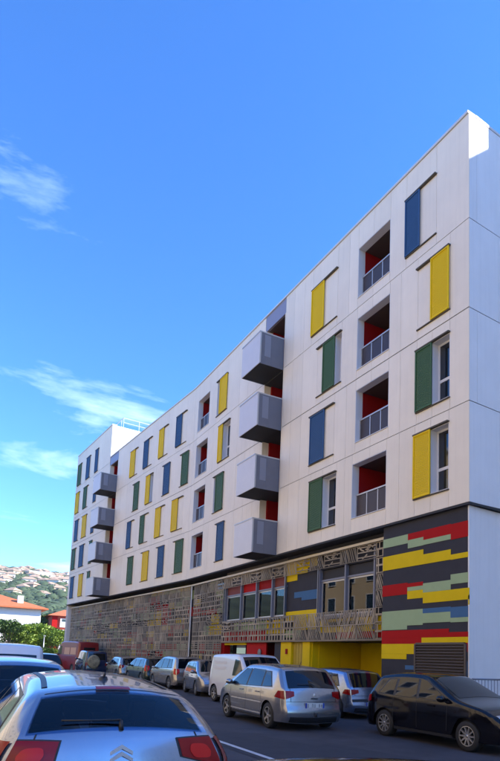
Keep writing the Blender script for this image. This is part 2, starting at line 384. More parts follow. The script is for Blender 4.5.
def recess(fr, t0, t1, ztop, header, D=2.0, light_end=True):
    b = MB()
    b.box(.0, D, t1-.10, t1+.02, ZJ[0], header, M['panel']); b.box(.0, D, t0-.02, t0+.06, ZJ[0], header, M['panel'])
    b.box(D, D+.08, t0, t1, ZJ[0], header, M['red']); b.box(.35, D, t1-.20, t1-.10, ZJ[0], header, M['red'])
    fr.put('recess_wall', b)
    fr.box('header_panel', .01, .12, t0+.005, t1-.005, header, ztop, M['hdr'])
    fr.box('header_lining', .12, D, t0+.005, t1-.005, header, header+.1, M['louv'])
    for z in ZJ[:4]:
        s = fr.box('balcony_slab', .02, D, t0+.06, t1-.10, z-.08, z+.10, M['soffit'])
        d = MB(); d.box(D-.06, D-.01, t0+.25, t0+1.15, z+.1, z+2.25, M['frame']); d.box(D-.07, D-.06, t0+.32, t0+1.08, z+.18, z+2.15, M['wglass']); fr.put('balcony_door', d)
def balcony(fr, t0, t1, off, z0, z1):
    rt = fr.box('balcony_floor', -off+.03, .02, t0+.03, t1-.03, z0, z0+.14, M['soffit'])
    f = MB(); f.box(-off, -off+.03, t0, t1, z0-.03, z1-.05, M['bgrey']); f.build('front_sheet', rt)
    for a, n_ in ((t0, 'side_panel'), (t1-.03, 'side_panel')):
        f = MB(); f.box(-off+.03, -.002, a, a+.03, z0-.03, z1-.05, M['bgrey2']); sp_ = f.build(n_, rt)
        f = MB(); f.box(-off*.80, -off*.55, a-.004, a-.001, z0+.35, z1-.12, M['bgrey3']); f.build('door_glimpse', sp_)  # paler strip stuck on, standing in for the door seen through the panel
    f = MB(); f.box(-off-.02, -off+.045, t0-.01, t1+.01, z1-.05, z1, M['rail'])
    f.box(-off+.045, -.002, t0-.01, t0+.045, z1-.05, z1, M['rail']); f.box(-off+.045, -.002, t1-.045, t1+.01, z1-.05, z1, M['rail']); f.build('handrail', rt)
    f = MB(); f.box(-off+.034, -off+.07, t0-.006, t0+.03, z0, z1-.05, M['rail']); f.box(-off*.5-.02, -off*.5+.02, t0-.006, t0, z0, z1-.05, M['bgrey2']); f.build('post', rt)
recess(FA, 10.66, 12.60, 18.05, 17.30)
for z in (6.17, 8.98, 11.78, 14.62): balcony(FA, 10.74, 12.52, 1.22, z, z+1.47)
recess(FT, 14.05, 16.20, 18.05, 17.35)
for z in (6.17, 8.98, 11.78, 14.62): balcony(FT, 14.05, 15.95, 1.35, z, z+1.38)

# coping, roof, side, cores
FA.box('coping', -.04, .30, .015, K-.004, 18.05, 18.13, M['coping']); FB.box('coping', -.04, .30, .004, 16.2, 18.05, 18.13, M['coping'])
FT.box('coping', -.04, .35, 16.2, 26.6, 20.95, 21.03, M['coping'])
FA.box('roof', .30, 13, 1.0, K, 17.75, 17.9, M['roof']); FB.box('roof', .36, 13, .8, 16.24, 17.70, 17.85, M['roof'])
core = MB(); core.box(2.15, 12.8, 1.0, K-.2, 2.6, 17.7, M['dark']); FA.put('core', core)
core = MB(); core.box(2.15, 12.8, 1.2, 16.2, 2.6, 17.65, M['dark']); FB.put('core', core)
t_ = MB(); t_.box(.36, 12, 16.27, 26.53, 6.2, 20.7, M['panel_side'])
FT.put('core', t_)
FT.box('end_wall', .0, 12, 16.20, 16.248, 18.06, 20.95, M['panel_side'])
FT.box('end_wall', .0, 12, 26.55, 26.60, .1, 20.95, M['panel_side'])
w_ = MB(); w_.box(2.2, 4.9, 16.16, 16.2, 18.6, 20.1, M['wglass']); w_.box(2.1, 2.2, 16.14, 16.2, 18.5, 20.2, M['mull']); w_.box(2.1, 4.9, 16.14, 16.2, 20.1, 20.2, M['mull']); FT.put('window', w_)
# rooftop railing
r_ = MB()
for i in range(9): r_.box(1.0+i*1.4, 1.04+i*1.4, 16.5, 16.54, 21.0, 21.95, M['rail'])
for z in (21.5, 21.9): r_.box(1.0, 12.3, 16.5, 16.53, z, z+.04, M['rail'])
for i in range(3): r_.box(.98, 1.02, 17+i*1.2, 17.04+i*1.2, 21.0, 21.95, M['rail'])
r_.box(.98, 1.02, 16.54, 19.6, 21.9, 21.94, M['rail'])
FT.put('railing', r_)
# underside of the overhang
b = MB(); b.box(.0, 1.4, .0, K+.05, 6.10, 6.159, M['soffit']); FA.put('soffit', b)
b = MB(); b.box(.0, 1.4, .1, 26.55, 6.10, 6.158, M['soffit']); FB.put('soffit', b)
# side facade
SA = .0625
FS = Frame(bld, (0, 0), -(math.pi/2-SA))
sl = [0, .35, 1.75, 3.2, 4.6, 6.0, 7.4, 8.8, 10.2, 11.6, 13.0]
sl2 = [0, 1.35, 2.4, 3.9, 5.3, 6.7, 8.1, 9.5, 10.9, 12.2, 13.0]
swall = MB(); swall.box(-.35, -.03, .36, 13, 6.16, 17.95, M['backing']); FS.put('wall', swall)
for r, (za, zb_) in enumerate(BANDS):
    ls = sl if r % 2 == 1 else sl2
    for a, b2 in zip(ls[:-1], ls[1:]): FS.box('side_panel', -.019, 0, a+(.004 if a else .022), b2-.004, za+.012, zb_-.012, M['panel_side'])
FS.box('coping', -.30, .012, .31, 13.04, 18.05, 18.13, M['coping'])
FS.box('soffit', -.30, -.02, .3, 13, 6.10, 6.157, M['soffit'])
FS.box('base_wall', -.14, -.10, .118, 13, 0.1, 6.1, M['panel_side'])
# unseen tower added outside the frame, shaped to cast shade on the side wall
tw = MB(); tw.box(-.0, 2.35, 3.47, 13, .1, 23.5, M['panel_side']); FS.put('shade_tower', tw)

# ---- striped wall at the corner
FA.box('base_wall', .12, .42, .16, 3.74, .1, 6.1, M['sgrey'])
ST = [(1.88,2.56,5.50,5.70,'sred'),(.78,1.88,5.40,5.70,'sred'),(.04,.78,5.23,5.68,'sred'),
 (2.56,3.74,5.41,5.70,'smint'),(1.88,2.56,5.24,5.50,'smint'),(.78,1.88,5.25,5.40,'smint'),
 (1.88,3.74,4.66,5.12,'syel'),(.78,1.88,4.66,4.96,'syel'),(.04,.78,4.65,4.80,'syel'),
 (.04,.78,3.95,4.23,'smint'),(.78,1.88,3.80,4.08,'smint'),(1.88,2.56,3.90,4.02,'smint'),(1.88,2.56,4.02,4.14,'sred'),
 (2.56,3.74,3.81,4.17,'sred'),(1.88,2.56,3.65,3.90,'syel'),(.10,1.88,3.48,3.80,'syel'),(.04,.10,3.33,3.60,'syel'),
 (.78,1.88,3.18,3.32,'sblue'),(.04,.78,3.0,3.30,'sblue'),
 (2.56,3.74,2.72,3.32,'smint'),(1.88,2.56,2.84,3.32,'smint'),(.78,1.88,2.89,3.18,'smint'),(.14,.78,2.87,3.0,'smint'),
 (.84,3.74,2.46,2.70,'sred'),(1.92,3.74,2.28,2.46,'sred'),(.04,.84,2.46,2.60,'sred'),
 (2.12,3.74,1.97,2.28,'syel'),(2.57,3.74,1.81,1.97,'syel'),(.04,1.92,2.30,2.46,'syel'),
 (.05,.22,2.05,2.30,'sred'),(2.15,2.62,1.50,1.63,'sblue'),(.06,.2,1.4,1.8,'sblue')]
for a, b2, z0, z1, c in ST: FA.box('stripe', .108 if c != 'sblue' else .107, .119, a+.10 if a < .1 else a, b2, z0+.001, z1-.001, M[c])
lv = MB(); lv.box(.10, .119, .24, 2.12, .7, 2.25, M['dark'])
FA.put('vent_back', lv)
for i in range(18):
    z = .75+i*.083; l_ = MB(); l_.add([(.098, .26, z), (.05, .26, z+.012), (.05, .26, z+.03), (.098, .26, z+.07), (.098, 2.10, z), (.05, 2.10, z+.012), (.05, 2.10, z+.03), (.098, 2.10, z+.07)],
        [(0, 4, 5, 1), (1, 5, 6, 2), (2, 6, 7, 3), (0, 1, 2, 3), (4, 7, 6, 5)], M['louv']); FA.put('louver_slat', l_)
FA.box('vent_frame', .05, .106, .18, .24, .7, 2.27, M['louv']); FA.box('vent_frame', .05, .106, 2.12, 2.18, .7, 2.27, M['louv']); FA.box('vent_frame', .05, .106, .24, 2.12, 2.25, 2.31, M['louv'])

# ---- wall behind the screen with colour blocks and windows
def backwall(fr, t0, t1, z0=2.5):
    fr.box('base_wall', 1.1, 1.3, t0, t1, z0, 6.09, M['sgrey'])
    rng = random.Random(int(t0*7)+3); z = z0+.05
    while z < 5.9:
        h = rng.choice([.32, .45, .6]); t = t0
        while t < t1-.3:
            w = min(rng.uniform(.8, 2.6), t1-t); c = rng.choice(['sgrey', 'sgrey', 'syel', 'syel', 'sred', 'sred', 'smint', 'win', 'win', 'dark', 'dark'])
            if c == 'win': fr.box('window', 1.075, 1.099, t+.05, t+w-.05, z, z+h-.04, M['wglass'])
            elif c != 'sgrey': fr.box('stripe', 1.08, 1.099, t, t+w, z, z+h-.04, M[c])
            t += w
        z += h
backwall(FA, 16.95, K, .12); backwall(FB, .05, 26.5, .12)
# middle painted panel and bays
def bay(t0, t1, z0, z1, zt_, muls, tops, lows):
    n = len(muls)-1
    for i in range(n):
        a, b2 = muls[i]+.04, muls[i+1]-.04
        FA.box('spandrel', .60, .63, a, b2, zt_+.04, z1, M[tops[i]])
        w = FA.box('window', .62, .66, a, b2, z0, zt_-.03, M[lows[i]])
        p = MB(); p.box(.60, .612, a+.03, b2-.03, z0+.03, zt_-.06, M['bayglass']); p.build('pane', w)
        f = MB(); e = .05
        f.box(.585, .60, a+.002, a+e, z0, zt_-.032, M['rail']); f.box(.585, .60, b2-e, b2-.002, z0, zt_-.032, M['rail']); f.box(.585, .60, a+e, b2-e, zt_-.09, zt_-.032, M['rail']); f.box(.585, .60, a+e, b2-e, z0, z0+.06, M['rail']); f.build('frame', w)
    for t in muls: FA.box('mullion', .46, .66, t-.04, t+.04, z0-.6, 5.9, M['mull'])
    FA.box('transom', .54, .64, t0, t1, zt_-.03, zt_+.04, M['mull'])
    FA.box('bay_floor', .42, 1.1, t0-.1, t1+.1, z0-.12, z0-.02, M['mull'])
M['bayglass'] = glassmat('bay glass', (.55, .58, .60))
M['roomred'] = mat('dim room red', (.17, .035, .03), .7); M['roomgreen'] = mat('room', (.30, .34, .17), .8, var=.7, scale=2.5); M['roomlight'] = mat('room blind', (.75, .62, .42), .8, var=.75, scale=2.2)
bay(10.6, 16.9, 3.55, 5.32, 4.83, [10.70, 11.85, 13.38, 15.03, 16.88], ['roomred', 'red', 'sred', 'roomred'], ['roomlight', 'roomred', 'roomred', 'roomgreen'])
bay(4.6, 8.05, 3.4, 5.2, 4.78, [4.62, 6.30, 8.02], ['dark', 'dark'], ['roomlight', 'curtain'])
FA.box('base_wall', .55, .75, 8.06, 10.66, 2.5, 6.09, M['sgrey'])
for a, b2, z0, z1, c in [(8.06,9.2,5.35,5.95,'sgrey'),(9.0,10.66,5.25,5.95,'syel'),(8.3,9.0,5.45,5.95,'syel'),(9.8,10.66,5.0,5.25,'syel'),(8.06,10.0,4.25,4.5,'sblue'),(8.06,9.4,4.12,4.25,'sblue'),(8.06,10.66,3.3,3.7,'syel'),(8.06,10.0,2.9,3.3,'syel'),(9.4,10.66,2.6,2.9,'smint')]:
    if c != 'sgrey': FA.box('stripe', .53, .549, a, b2, z0, z1, M[c])
for a, b2, z0, z1, c in [(3.74,8.05,2.75,3.25,'syel'),(5.2,7.4,2.95,3.15,'smint'),(3.74,6.9,2.5,2.74,'sred'),(10.67,12.4,2.8,3.4,'syel'),(12.4,16.9,2.5,3.0,'sred'),(12.4,15.8,3.02,3.4,'smint')]:
    FA.box('stripe', .53, .549, a, b2, z0, z1, M[c])
FA.box('base_wall', .55, .75, 3.74, 8.06, 2.5, 3.28, M['sgrey']); FA.box('base_wall', .55, .75, 10.66, 16.94, 2.5, 3.40, M['sgrey'])
FA.box('base_wall', .55, .75, 3.74, 4.58, 3.28, 6.09, M['sgrey']); FA.box('base_wall', .55, .75, 4.58, 8.06, 5.22, 6.09, M['dark']); FA.box('base_wall', .55, .75, 10.66, 16.94, 5.34, 6.09, M['louv'])
FA.box('base_wall', .75, 2.1, 16.90, 16.96, 2.5, 6.09, M['sgrey'])
# ground floor bays
gf = MB()
gf.box(3.0, 3.1, 3.74, 8.6, .1, 2.5, M['syel']); gf.box(.60, 3.0, 8.56, 8.62, .1, 2.5, M['syel'])       # recessed yellow bay
gf.box(.43, 3.0, 3.70, 3.74, .1, 2.5, M['syel'])
FA.put('entrance_wall', gf)
FA.box('entrance_pier', .50, .80, 8.62, 9.15, .1, 2.48, M['syel']); FA.box('entrance_pier', .50, .80, 10.05, 10.92, .1, 2.48, M['syel'])
dd = MB(); dd.box(.62, .66, 9.15, 10.05, .12, 2.42, M['ochre']); d_ = FA.put('entrance_door', dd)
for i in range(4): q = MB(); q.box(.60, .619, 9.17+i*.22, 9.36+i*.22, .2, 2.35, M['ochre']); q.build('door_slat', d_)
FA.box('intercom', .46, .499, 10.33, 10.47, 1.9, 2.12, M['red'])
for i in range(3): FA.box('wall_panel', 2.96, 2.998, 3.80+i*1.58, 5.34+i*1.58, .15, 2.28, M['syel'])
for i in range(2): FA.box('wall_panel', .9+i*1.05, 1.9+i*1.05, 8.53, 8.558, .15, 2.40, M['syel'])
FA.box('vent_box', 2.90, 2.959, 4.35, 5.1, 1.75, 2.1, M['louv']); FA.box('meter_box', 2.88, 2.959, 6.5, 6.8, 1.6, 1.95, M['louv'])
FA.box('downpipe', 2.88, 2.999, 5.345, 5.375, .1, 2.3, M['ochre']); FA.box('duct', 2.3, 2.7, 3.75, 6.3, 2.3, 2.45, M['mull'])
gf = MB(); gf.box(2.4, 2.5, 10.9, 14.4, .1, 2.5, M['red']); gf.box(.60, 2.4, 14.3, 14.4, .1, 2.5, M['sred']); gf.box(.58, .64, 12.4, 14.3, .1, 2.44, M['sred'])
gf.box(1.8, 1.9, 14.4, 16.9, .1, 2.5, M['dark']); FA.put('garage_wall', gf)
FA.box('garage_lintel', .56, .60, 14.4, 16.9, 2.30, 2.44, M['syel']); FA.box('entrance_pier', .55, .9, 16.9, 17.3, .1, 2.48, M['sred']); FA.box('entrance_pier', .52, .8, 10.93, 11.5, .1, 2.48, M['sgrey'])
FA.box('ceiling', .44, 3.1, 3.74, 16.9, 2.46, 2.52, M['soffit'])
md = MB(); md.lathe([(.0, 0), (.16, .0), (.17, .02), (.0, .03)], M['pave'], 20, (0, 0, 0), 'Y')
me = md.mesh('sign_disc'); o = linkmesh('sign_disc', me, bld, (.55, 12.95, 1.95), math.pi/2)

# ---- the perforated screen: panels of cut plate
scr = tag(empty('screen', (CX, CY, 0)), 'bronze cut-out metal screen hung in front of the lower two floors', 'screen')
SF_A = Frame(scr, (0, 0), 0); SF_B = Frame(scr, (0, K), ANG)
def bar(b, t0, z0, t1, z1, w, m, d=.012):
    v = Vector((t1-t0, z1-z0)); n_ = Vector((-v.y, v.x)).normalized()*w/2
    P = [(t0+n_.x, z0+n_.y), (t1+n_.x, z1+n_.y), (t1-n_.x, z1-n_.y), (t0-n_.x, z0-n_.y)]
    b.add([(0, *p) for p in P]+[(d, *p) for p in P], [(3, 2, 1, 0), (4, 5, 6, 7), (0, 1, 5, 4), (1, 2, 6, 5), (2, 3, 7, 6), (3, 0, 4, 7)], m)
def screen_variant(kind, w, h, seed):
    rg = random.Random(seed); b = MB(); m = M['screen']; e = .018
    bar(b, 0, e/2, w, e/2, e, m); bar(b, 0, h-e/2, w, h-e/2, e, m); bar(b, e/2, e, e/2, h-e, e, m); bar(b, w-e/2, e, w-e/2, h-e, e, m)
    if kind == 0:      # row of square holes in plate
        n = 4; zz = [(.0, .08), (.46, .58), (.94, 1.0)]
        for a, c in zz: bar(b, e, h*(a+c)/2, w-e, h*(a+c)/2, h*(c-a), m)
        x = e
        while x < w-.1:
            ww = rg.uniform(.05, .12); bar(b, x+ww/2, h*.08, x+ww/2, h*.46, ww, m); x += ww+rg.uniform(.12, .22)
        x = e+.05
        while x < w-.1:
            ww = rg.uniform(.03, .12); bar(b, x+ww/2, h*.58, x+ww/2, h*.94, ww, m); x += ww+rg.uniform(.10, .22)
    elif kind == 1:    # zebra slant
        s = rg.choice([-1, 1])*rg.uniform(.15, .3); x = -.05
        while x < w+.05:
            wd = rg.uniform(.03, .06); x0 = min(max(x, .02), w-.02); x1 = min(max(x+s, .02), w-.02); bar(b, x0, e, x1, h-e, wd, m); x += rg.uniform(.08, .13)
    elif kind == 2:    # curved strokes
        for _ in range(7):
            x = rg.uniform(.05, w*.7); z = rg.uniform(.08, h-.1); a = rg.uniform(-.6, .6); l = rg.uniform(.15, .4)
            for k in range(3):
                x1 = min(w-.03, x+l/3*math.cos(a)); z1 = min(h-.03, max(.03, z+l/3*math.sin(a))); bar(b, x, z, x1, z1, rg.uniform(.035, .06), m); x, z = x1, z1; a += rg.uniform(-.8, .8)
        for k in range(3): bar(b, e, h*(k+.5)/3, w-e, h*(k+.6)/3, .04, m)
    else:              # dense scribble, nearly closed
        for k in range(5): z = h*(k+.5)/5; bar(b, e, z, w-e, z+rg.uniform(-.02, .02), h/5*.42, m)
        for k in range(5): x = rg.uniform(.05, w-.05); bar(b, x, e, min(w-.03, max(.03, x+rg.uniform(-.1, .1))), h-e, .07, m)
    return b
CW, CH = 1.045, .535
VAR = [screen_variant(k, CW, CH, 10*k+s).mesh('screen_panel') for k in range(4) for s in range(3)]
cells = []   # (frame, t, z, variant)
rgs = random.Random(5)
for r in range(10):
    z = .40+r*CH
    pref = rgs.choice([0, 0, 1, 3, 2]); 
    for k in range(4): cells.append((SF_A, 17.0+k*CW, z))
    for k in range(25): cells.append((SF_B, .12+k*CW, z))
for k in range(12): 
    for z in (2.45, 2.45+CH): cells.append((SF_A, 4.46+k*CW, z))
cw2 = []
for k in range(12): cells.append((SF_A, 4.46+k*CW, 5.24))
cells.sort(key=lambda c: (c[1]+(K if c[0] is SF_B else 0)))
def rowkind(z, t):
    i = int(round((z-.4)/CH)); rg = random.Random(i*13+int(t/3.1))
    base = [2, 0, 0, 3, 0, 1, 2, 0, 0, 1, 0][i % 11]
    return base if rg.random() < .6 else rg.randrange(4)
far = MB()
for i, (fr, t, z) in enumerate(cells):
    k = rowkind(z, t)
    if z > 5.2 and fr is SF_A and t < 16.5: k = 1 if int(t) % 2 else 2
    me = VAR[k*3+random.Random(i).randrange(3)]
    ca, sa = math.cos(fr.rz), math.sin(fr.rz)
    if i < 250:
        o = linkmesh('screen_panel', me, scr, (fr.o[0]-sa*t+ca*.40, fr.o[1]+ca*t+sa*.40, z), fr.rz)
    else:
        far.add([(v.co.x+.40, v.co.y+t, v.co.z+z) for v in me.vertices], [tuple(p.vertices) for p in me.polygons], M['screen'])
tag(SF_B.put('screen_panel', far), kind='stuff')
# narrow full height strip by the striped wall
V2 = [screen_variant(k, .68, CH, 77+k*3+s).mesh('screen_panel') for k in (0, 1) for s in (0, 1)]
for r in range(6):
    linkmesh('screen_panel', V2[r % 4], scr, (.40, 3.76, 2.45+r*.559), 0)
b = MB()
for t in (3.75, 4.45, 8.06, 10.62, 16.97): b.box(.415, .46, t-.02, t+.02, 2.45, 5.8, M['steel'])
SF_A.put('screen_post', b)
b = MB()
for k in range(26): b.box(.415, .45, .12+k*CW-.015, .12+k*CW+.015, .3, 5.8, M['steel'])
SF_B.put('screen_post', b)
SF_A.box('top_strip', .34, .47, 3.74, K+.02, 5.79, 5.88, M['scrtop']); SF_B.box('top_strip', .34, .47, .05, 26.4, 5.79, 5.88, M['scrtop'])
SF_A.box('bottom_strip', .39, .44, 3.76, 16.95, 2.41, 2.447, M['screen'])
SF_A.box('edge_strip', .36, .398, K-.10, K-.02, .12, 5.78, M['frame'])
# end strip of wall at the far left under the overhang
FT.box('end_pier', .1, .6, 26.45, 27.0, .1, 6.0, M['panel_side'])

# ------------------------------------------------------------------ neighbours (outside the frame, they shade and light the street)
def block(name, label, x0, x1, y0, y1, h, wallm, faces, fl=3.0, roofm=None, wstep=2.6, ww=1.1, cat='building'):
    root = tag(empty(name, (x0, y0, 0)), label, cat)
    b = MB(); b.box(0, x1-x0, 0, y1-y0, 0, h, wallm); b.build('wall', root)
    b = MB(); b.box(-.3, x1-x0+.3, -.3, y1-y0+.3, h, h+.25, roofm or M['coping']); b.build('roof', root)
    for f in faces:
        Lh = (y1-y0) if f in 'EW' else (x1-x0); n = int(Lh/wstep); z = 1.0
        while z+1.6 < h-.4:
            for i in range(n):
                c = (i+.5)*Lh/n; w = ww/2; b = MB()
                def bx(d0, d1, a, b_, za, zb_, m):
                    if f == 'E': b.box(x1-x0+d0, x1-x0+d1, a, b_, za, zb_, m)
                    elif f == 'W': b.box(-d1, -d0, a, b_, za, zb_, m)
                    elif f == 'S': b.box(a, b_, -d1, -d0, za, zb_, m)
                    else: b.box(a, b_, y1-y0+d0, y1-y0+d1, za, zb_, m)
                bx(.0, .03, c-w, c+w, z, z+1.55, M['wglass']); bx(.0, .07, c-w-.08, c-w, z-.08, z+1.63, M['frame']); bx(.0, .07, c+w, c+w+.08, z-.08, z+1.63, M['frame'])
                bx(.0, .07, c-w, c+w, z+1.55, z+1.63, M['frame']); bx(.0, .12, c-w, c+w, z-.08, z, M['frame'])
                b.build('window', root)
            z += fl
    return root
block('apartment_building', 'cream apartment block across the street, seen only in reflections', -24, -11.5, -30, 62, 20, M['cream'], 'E', wstep=3.4, ww=1.3)
block('apartment_building', 'tall block across the side street, outside the picture', 20, 36, -60, 6.6, 23, M['white'], 'WN', wstep=5, ww=1.4)

# ------------------------------------------------------------------ far town: hill, houses, trees, street end
def hz_(x, y):
    d = max(0.0, y-230)
    h = 98*(1-math.exp(-(d/300)**1.25)) if d > 0 else 0
    h *= 1.0 + .10*noise.noise(Vector((x*.004, y*.004, .3))) - .00055*(x-80)*(1 if x > 80 else .2)
    return max(h, 0)-.05 + (2.5*noise.noise(Vector((x*.02, y*.02, 1.7))) if d > 60 else 0)
g = MB(); nx, ny = 90, 60; rows = []
for j in range(ny+1):
    y = 225+(j/ny)**1.2*1500
    rows.append([(-900+i/nx*2100, y, hz_(-900+i/nx*2100, y)) for i in range(nx+1)])
M['hillm'] = mat('hill scrub', (.10, .12, .06), .9, var=.5, scale=.02)
g.grid(rows, M['hillm'], flip=True)
tag(g.build('hill'), kind='structure')
def ico(sub):
    bm = bmesh.new(); bmesh.ops.create_icosphere(bm, subdivisions=sub, radius=1); v = [tuple(p.co) for p in bm.verts]; f = [tuple(q.index for q in p.verts) for p in bm.faces]; bm.free(); return v, f
IV, IF = ico(2)
def raydir(px, py):
    d = F_+(px-273.3)/587.74*rr-(py-591.55)/587.74*uu; return d
# dense far wood between the houses: thousands of crowns read as one mass
rg = random.Random(11); wood = MB()
CLUMPS = []
for q_ in range(4):
    rq = random.Random(q_+90); vs_ = []; fs_ = []
    for i_ in range(46):
        d_ = Vector((rq.gauss(0, 1), rq.gauss(0, 1), rq.gauss(0, 1)+.35)).normalized(); p_ = d_*rq.uniform(.82, 1.12)
        u_ = d_.cross(Vector((rq.gauss(0, 1), rq.gauss(0, 1), rq.gauss(0, 1)))).normalized(); w_q = (d_.cross(u_)+d_*rq.uniform(-.7, .7)).normalized(); s_ = rq.uniform(.12, .26)
        k_ = len(vs_); vs_ += [tuple(p_-u_*s_), tuple(p_-w_q*s_*.7), tuple(p_+u_*s_), tuple(p_+w_q*s_*.7)]; fs_.append((k_, k_+1, k_+2, k_+3))
    CLUMPS.append((vs_, fs_))
def crown(mb, x, y, z, r, m, squash=.8):
    s = rg.random()*50; vs = []
    for v in IV:
        k = 1+.45*noise.noise(Vector(v)*1.9+Vector((s, s, s)))
        vs.append((x+v[0]*r*k, y+v[1]*r*k, z+v[2]*r*k*squash))
    mb.add(vs, IF, m, True)
    cv, cf = rg.choice(CLUMPS); mb.add([(x+a*r, y+b_*r, z+c_*r*squash) for a, b_, c_ in cv], cf, m, False)
for i in range(3600):
    y = 260+rg.random()**.9*640; k = rg.uniform(.05, .235); x = y*k
    low = y < 330
    if not low and rg.random() < .25: continue
    r = rg.uniform(2.0, 4.6)*(1.25 if low else 1)
    crown(wood, x, y, hz_(x, y)+r*.55, r, M['leaf3'])
tag(wood.build('far_wood'), kind='stuff')
M['hw1'] = mat('house white', (.68, .64, .58), .8); M['hw2'] = mat('house cream', (.66, .52, .34), .8); M['hw3'] = mat('house pink', (.62, .40, .28), .8); M['hroof'] = mat('house roof', (.42, .29, .20), .85)
M['hwin'] = mat('house window', (.10, .10, .12), .5)
HL = ['white house', 'cream house', 'pale pink house']
placed = []
rg = random.Random(21)
def house(x, y, w, d, h, k, label):
    z = hz_(x, y)-1.5
    if not label.startswith('large'):
        hb = 'at the foot of' if y < 420 else 'low on' if y < 520 else 'half way up' if y < 640 else 'high on'
        q = x/y; sb = 'near the left edge' if q < .10 else 'left of the middle' if q < .135 else 'right of the middle' if q < .17 else 'close to the facade'
        sz_ = 'small' if w < 7 else 'long' if w > 8.7 else 'mid sized'
        label = '%s %s %s the far hill, %s' % (sz_, label, hb, sb)
    root = empty('hillside_house', (x, y, z), rg.uniform(-1.1, 1.1))
    tag(root, label, 'house', 'houses scattered over the far hillside')
    b = MB(); b.box(-w/2, w/2, -d/2, d/2, 0, h+1.5, (M['hw1'], M['hw2'], M['hw3'])[k]); b.build('wall', root)
    b = MB(); H = h+1.5; e = .5
    if k != 1 or w < 12:
        b.add([(-w/2-e, -d/2-e, H), (w/2+e, -d/2-e, H), (w/2+e, d/2+e, H), (-w/2-e, d/2+e, H), (-w/4, 0, H+1.9), (w/4, 0, H+1.9)], [(0, 1, 5, 4), (1, 2, 5), (2, 3, 4, 5), (3, 0, 4), (3, 2, 1, 0)], M['hroof'])
    else: b.box(-w/2-.2, w/2+.2, -d/2-.2, d/2+.2, H, H+.4, M['coping'])
    b.build('roof', root)
    n = max(2, int(w/3)); z = 2.6
    while z+1.4 < H:
        for i in range(n):
            c = -w/2+(i+.5)*w/n; b = MB(); b.box(c-.6, c+.6, -d/2-.06, -d/2-.01, z, z+1.3, M['hwin']); b.build('window', root)
        z += 2.9
cnt = 0
for _try in range(6000):
    if cnt >= 140: break
    y = rg.uniform(345, 800); k = rg.uniform(.065, .22); x = y*k; w = rg.uniform(5.5, 10)
    if any((x-a)**2+((y-b_)*.8)**2 < 12**2 for a, b_ in placed): continue
    placed.append((x, y)); kk = rg.choice([0, 0, 0, 0, 1, 2]); cnt += 1
    house(x, y, w, rg.uniform(6, 9), rg.uniform(3.5, 6.5), kk, HL[kk])
house(60, 480, 17, 10, 7, 1, 'large cream apartment house standing out mid slope on the far hill')

# trees with leaves
LEAFS = {}
def tree(name, label, x, y, h, cr, m, group=None, n=3600, trunk=.35, flat=.62, seed=1, zb=0.0):
    rg = random.Random(seed); root = tag(empty(name, (x, y, zb)), label, 'tree', group)
    b = MB(); th = h*trunk; b.tube((0, 0, 0), (0, 0, th), h*.030, h*.022, M['bark'], 8)
    lobes = []
    for i in range(9):
        a = i*2.4+rg.random(); rr_ = cr*rg.uniform(.25, .72); z = th+(h-th)*rg.uniform(.25, .85)
        e = Vector((rr_*math.cos(a), rr_*math.sin(a), z)); b.tube((0, 0, th*rg.uniform(.8, 1)), e, h*.012, h*.004, M['bark'], 5)
        lobes.append((e, cr*rg.uniform(.30, .50)))
    b.build('trunk', root)
    c = MB(); vs = []; fs = []
    for i in range(n):
        e, r = rg.choice(lobes); d = Vector((rg.gauss(0, 1), rg.gauss(0, 1), rg.gauss(0, 1))).normalized()
        p = e + Vector((d.x, d.y, d.z*flat))*r*rg.uniform(.55, 1.08); s = cr*rg.uniform(.035, .075)
        u = Vector((rg.gauss(0, 1), rg.gauss(0, 1), rg.gauss(0, 1))).normalized(); w = u.cross(Vector((rg.random(), rg.random(), rg.random()))).normalized()
        k = len(vs); vs += [p-u*s, p-w*s*.5, p+u*s, p+w*s*.5]; fs.append((k, k+1, k+2, k+3))
    c.add(vs, fs, m); c.build('crown', root)
    return root
def at(px, py_ground, y):   # x of the column seen at that bearing, at depth y
    d = raydir(px, py_ground); return d.x/d.y*y
G1 = 'trees at the end of the street'
tree('pine_tree', 'bright green tree beside the white building, left one of the grove', at(20, 650, 86), 86, 4.6, 2.9, M['leaf'], G1, seed=2)
tree('pine_tree', 'broad umbrella pine in the middle of the grove behind the parked cars', at(30, 650, 92), 92, 5.7, 3.8, M['leaf'], G1, seed=3, flat=.45)
tree('pine_tree', 'tall dark pine with a rounded crown, right of the umbrella pine', at(41, 650, 98), 98, 5.9, 3.4, M['leaf2'], G1, seed=4)
tree('pine_tree', 'small bright tree in front of the red house', at(50, 650, 88), 88, 4.4, 2.6, M['leaf'], G1, seed=5)
tree('street_tree', 'leafy tree under the wall of the white building at the left edge', at(7, 650, 84), 84, 5.6, 2.7, M['leaf2'], None, seed=6)
tree('street_tree', 'green tree standing between the red house and the grey end wall', at(59, 650, 84), 84, 4.6, 2.3, M['leaf'], None, seed=7)
for i, (px, yy) in enumerate([(28, 128), (36, 135), (44, 130), (52, 140)]):
    tree('background_tree', ['dark tree behind the pine grove, leftmost', 'dark tree behind the pine grove, second from left', 'dark tree behind the pine grove, third from left', 'dark tree behind the red house'][i], at(px, 650, yy), yy, 9.5+i % 2, 5, M['leaf2'], 'dark trees behind the grove', seed=30+i, n=3000)
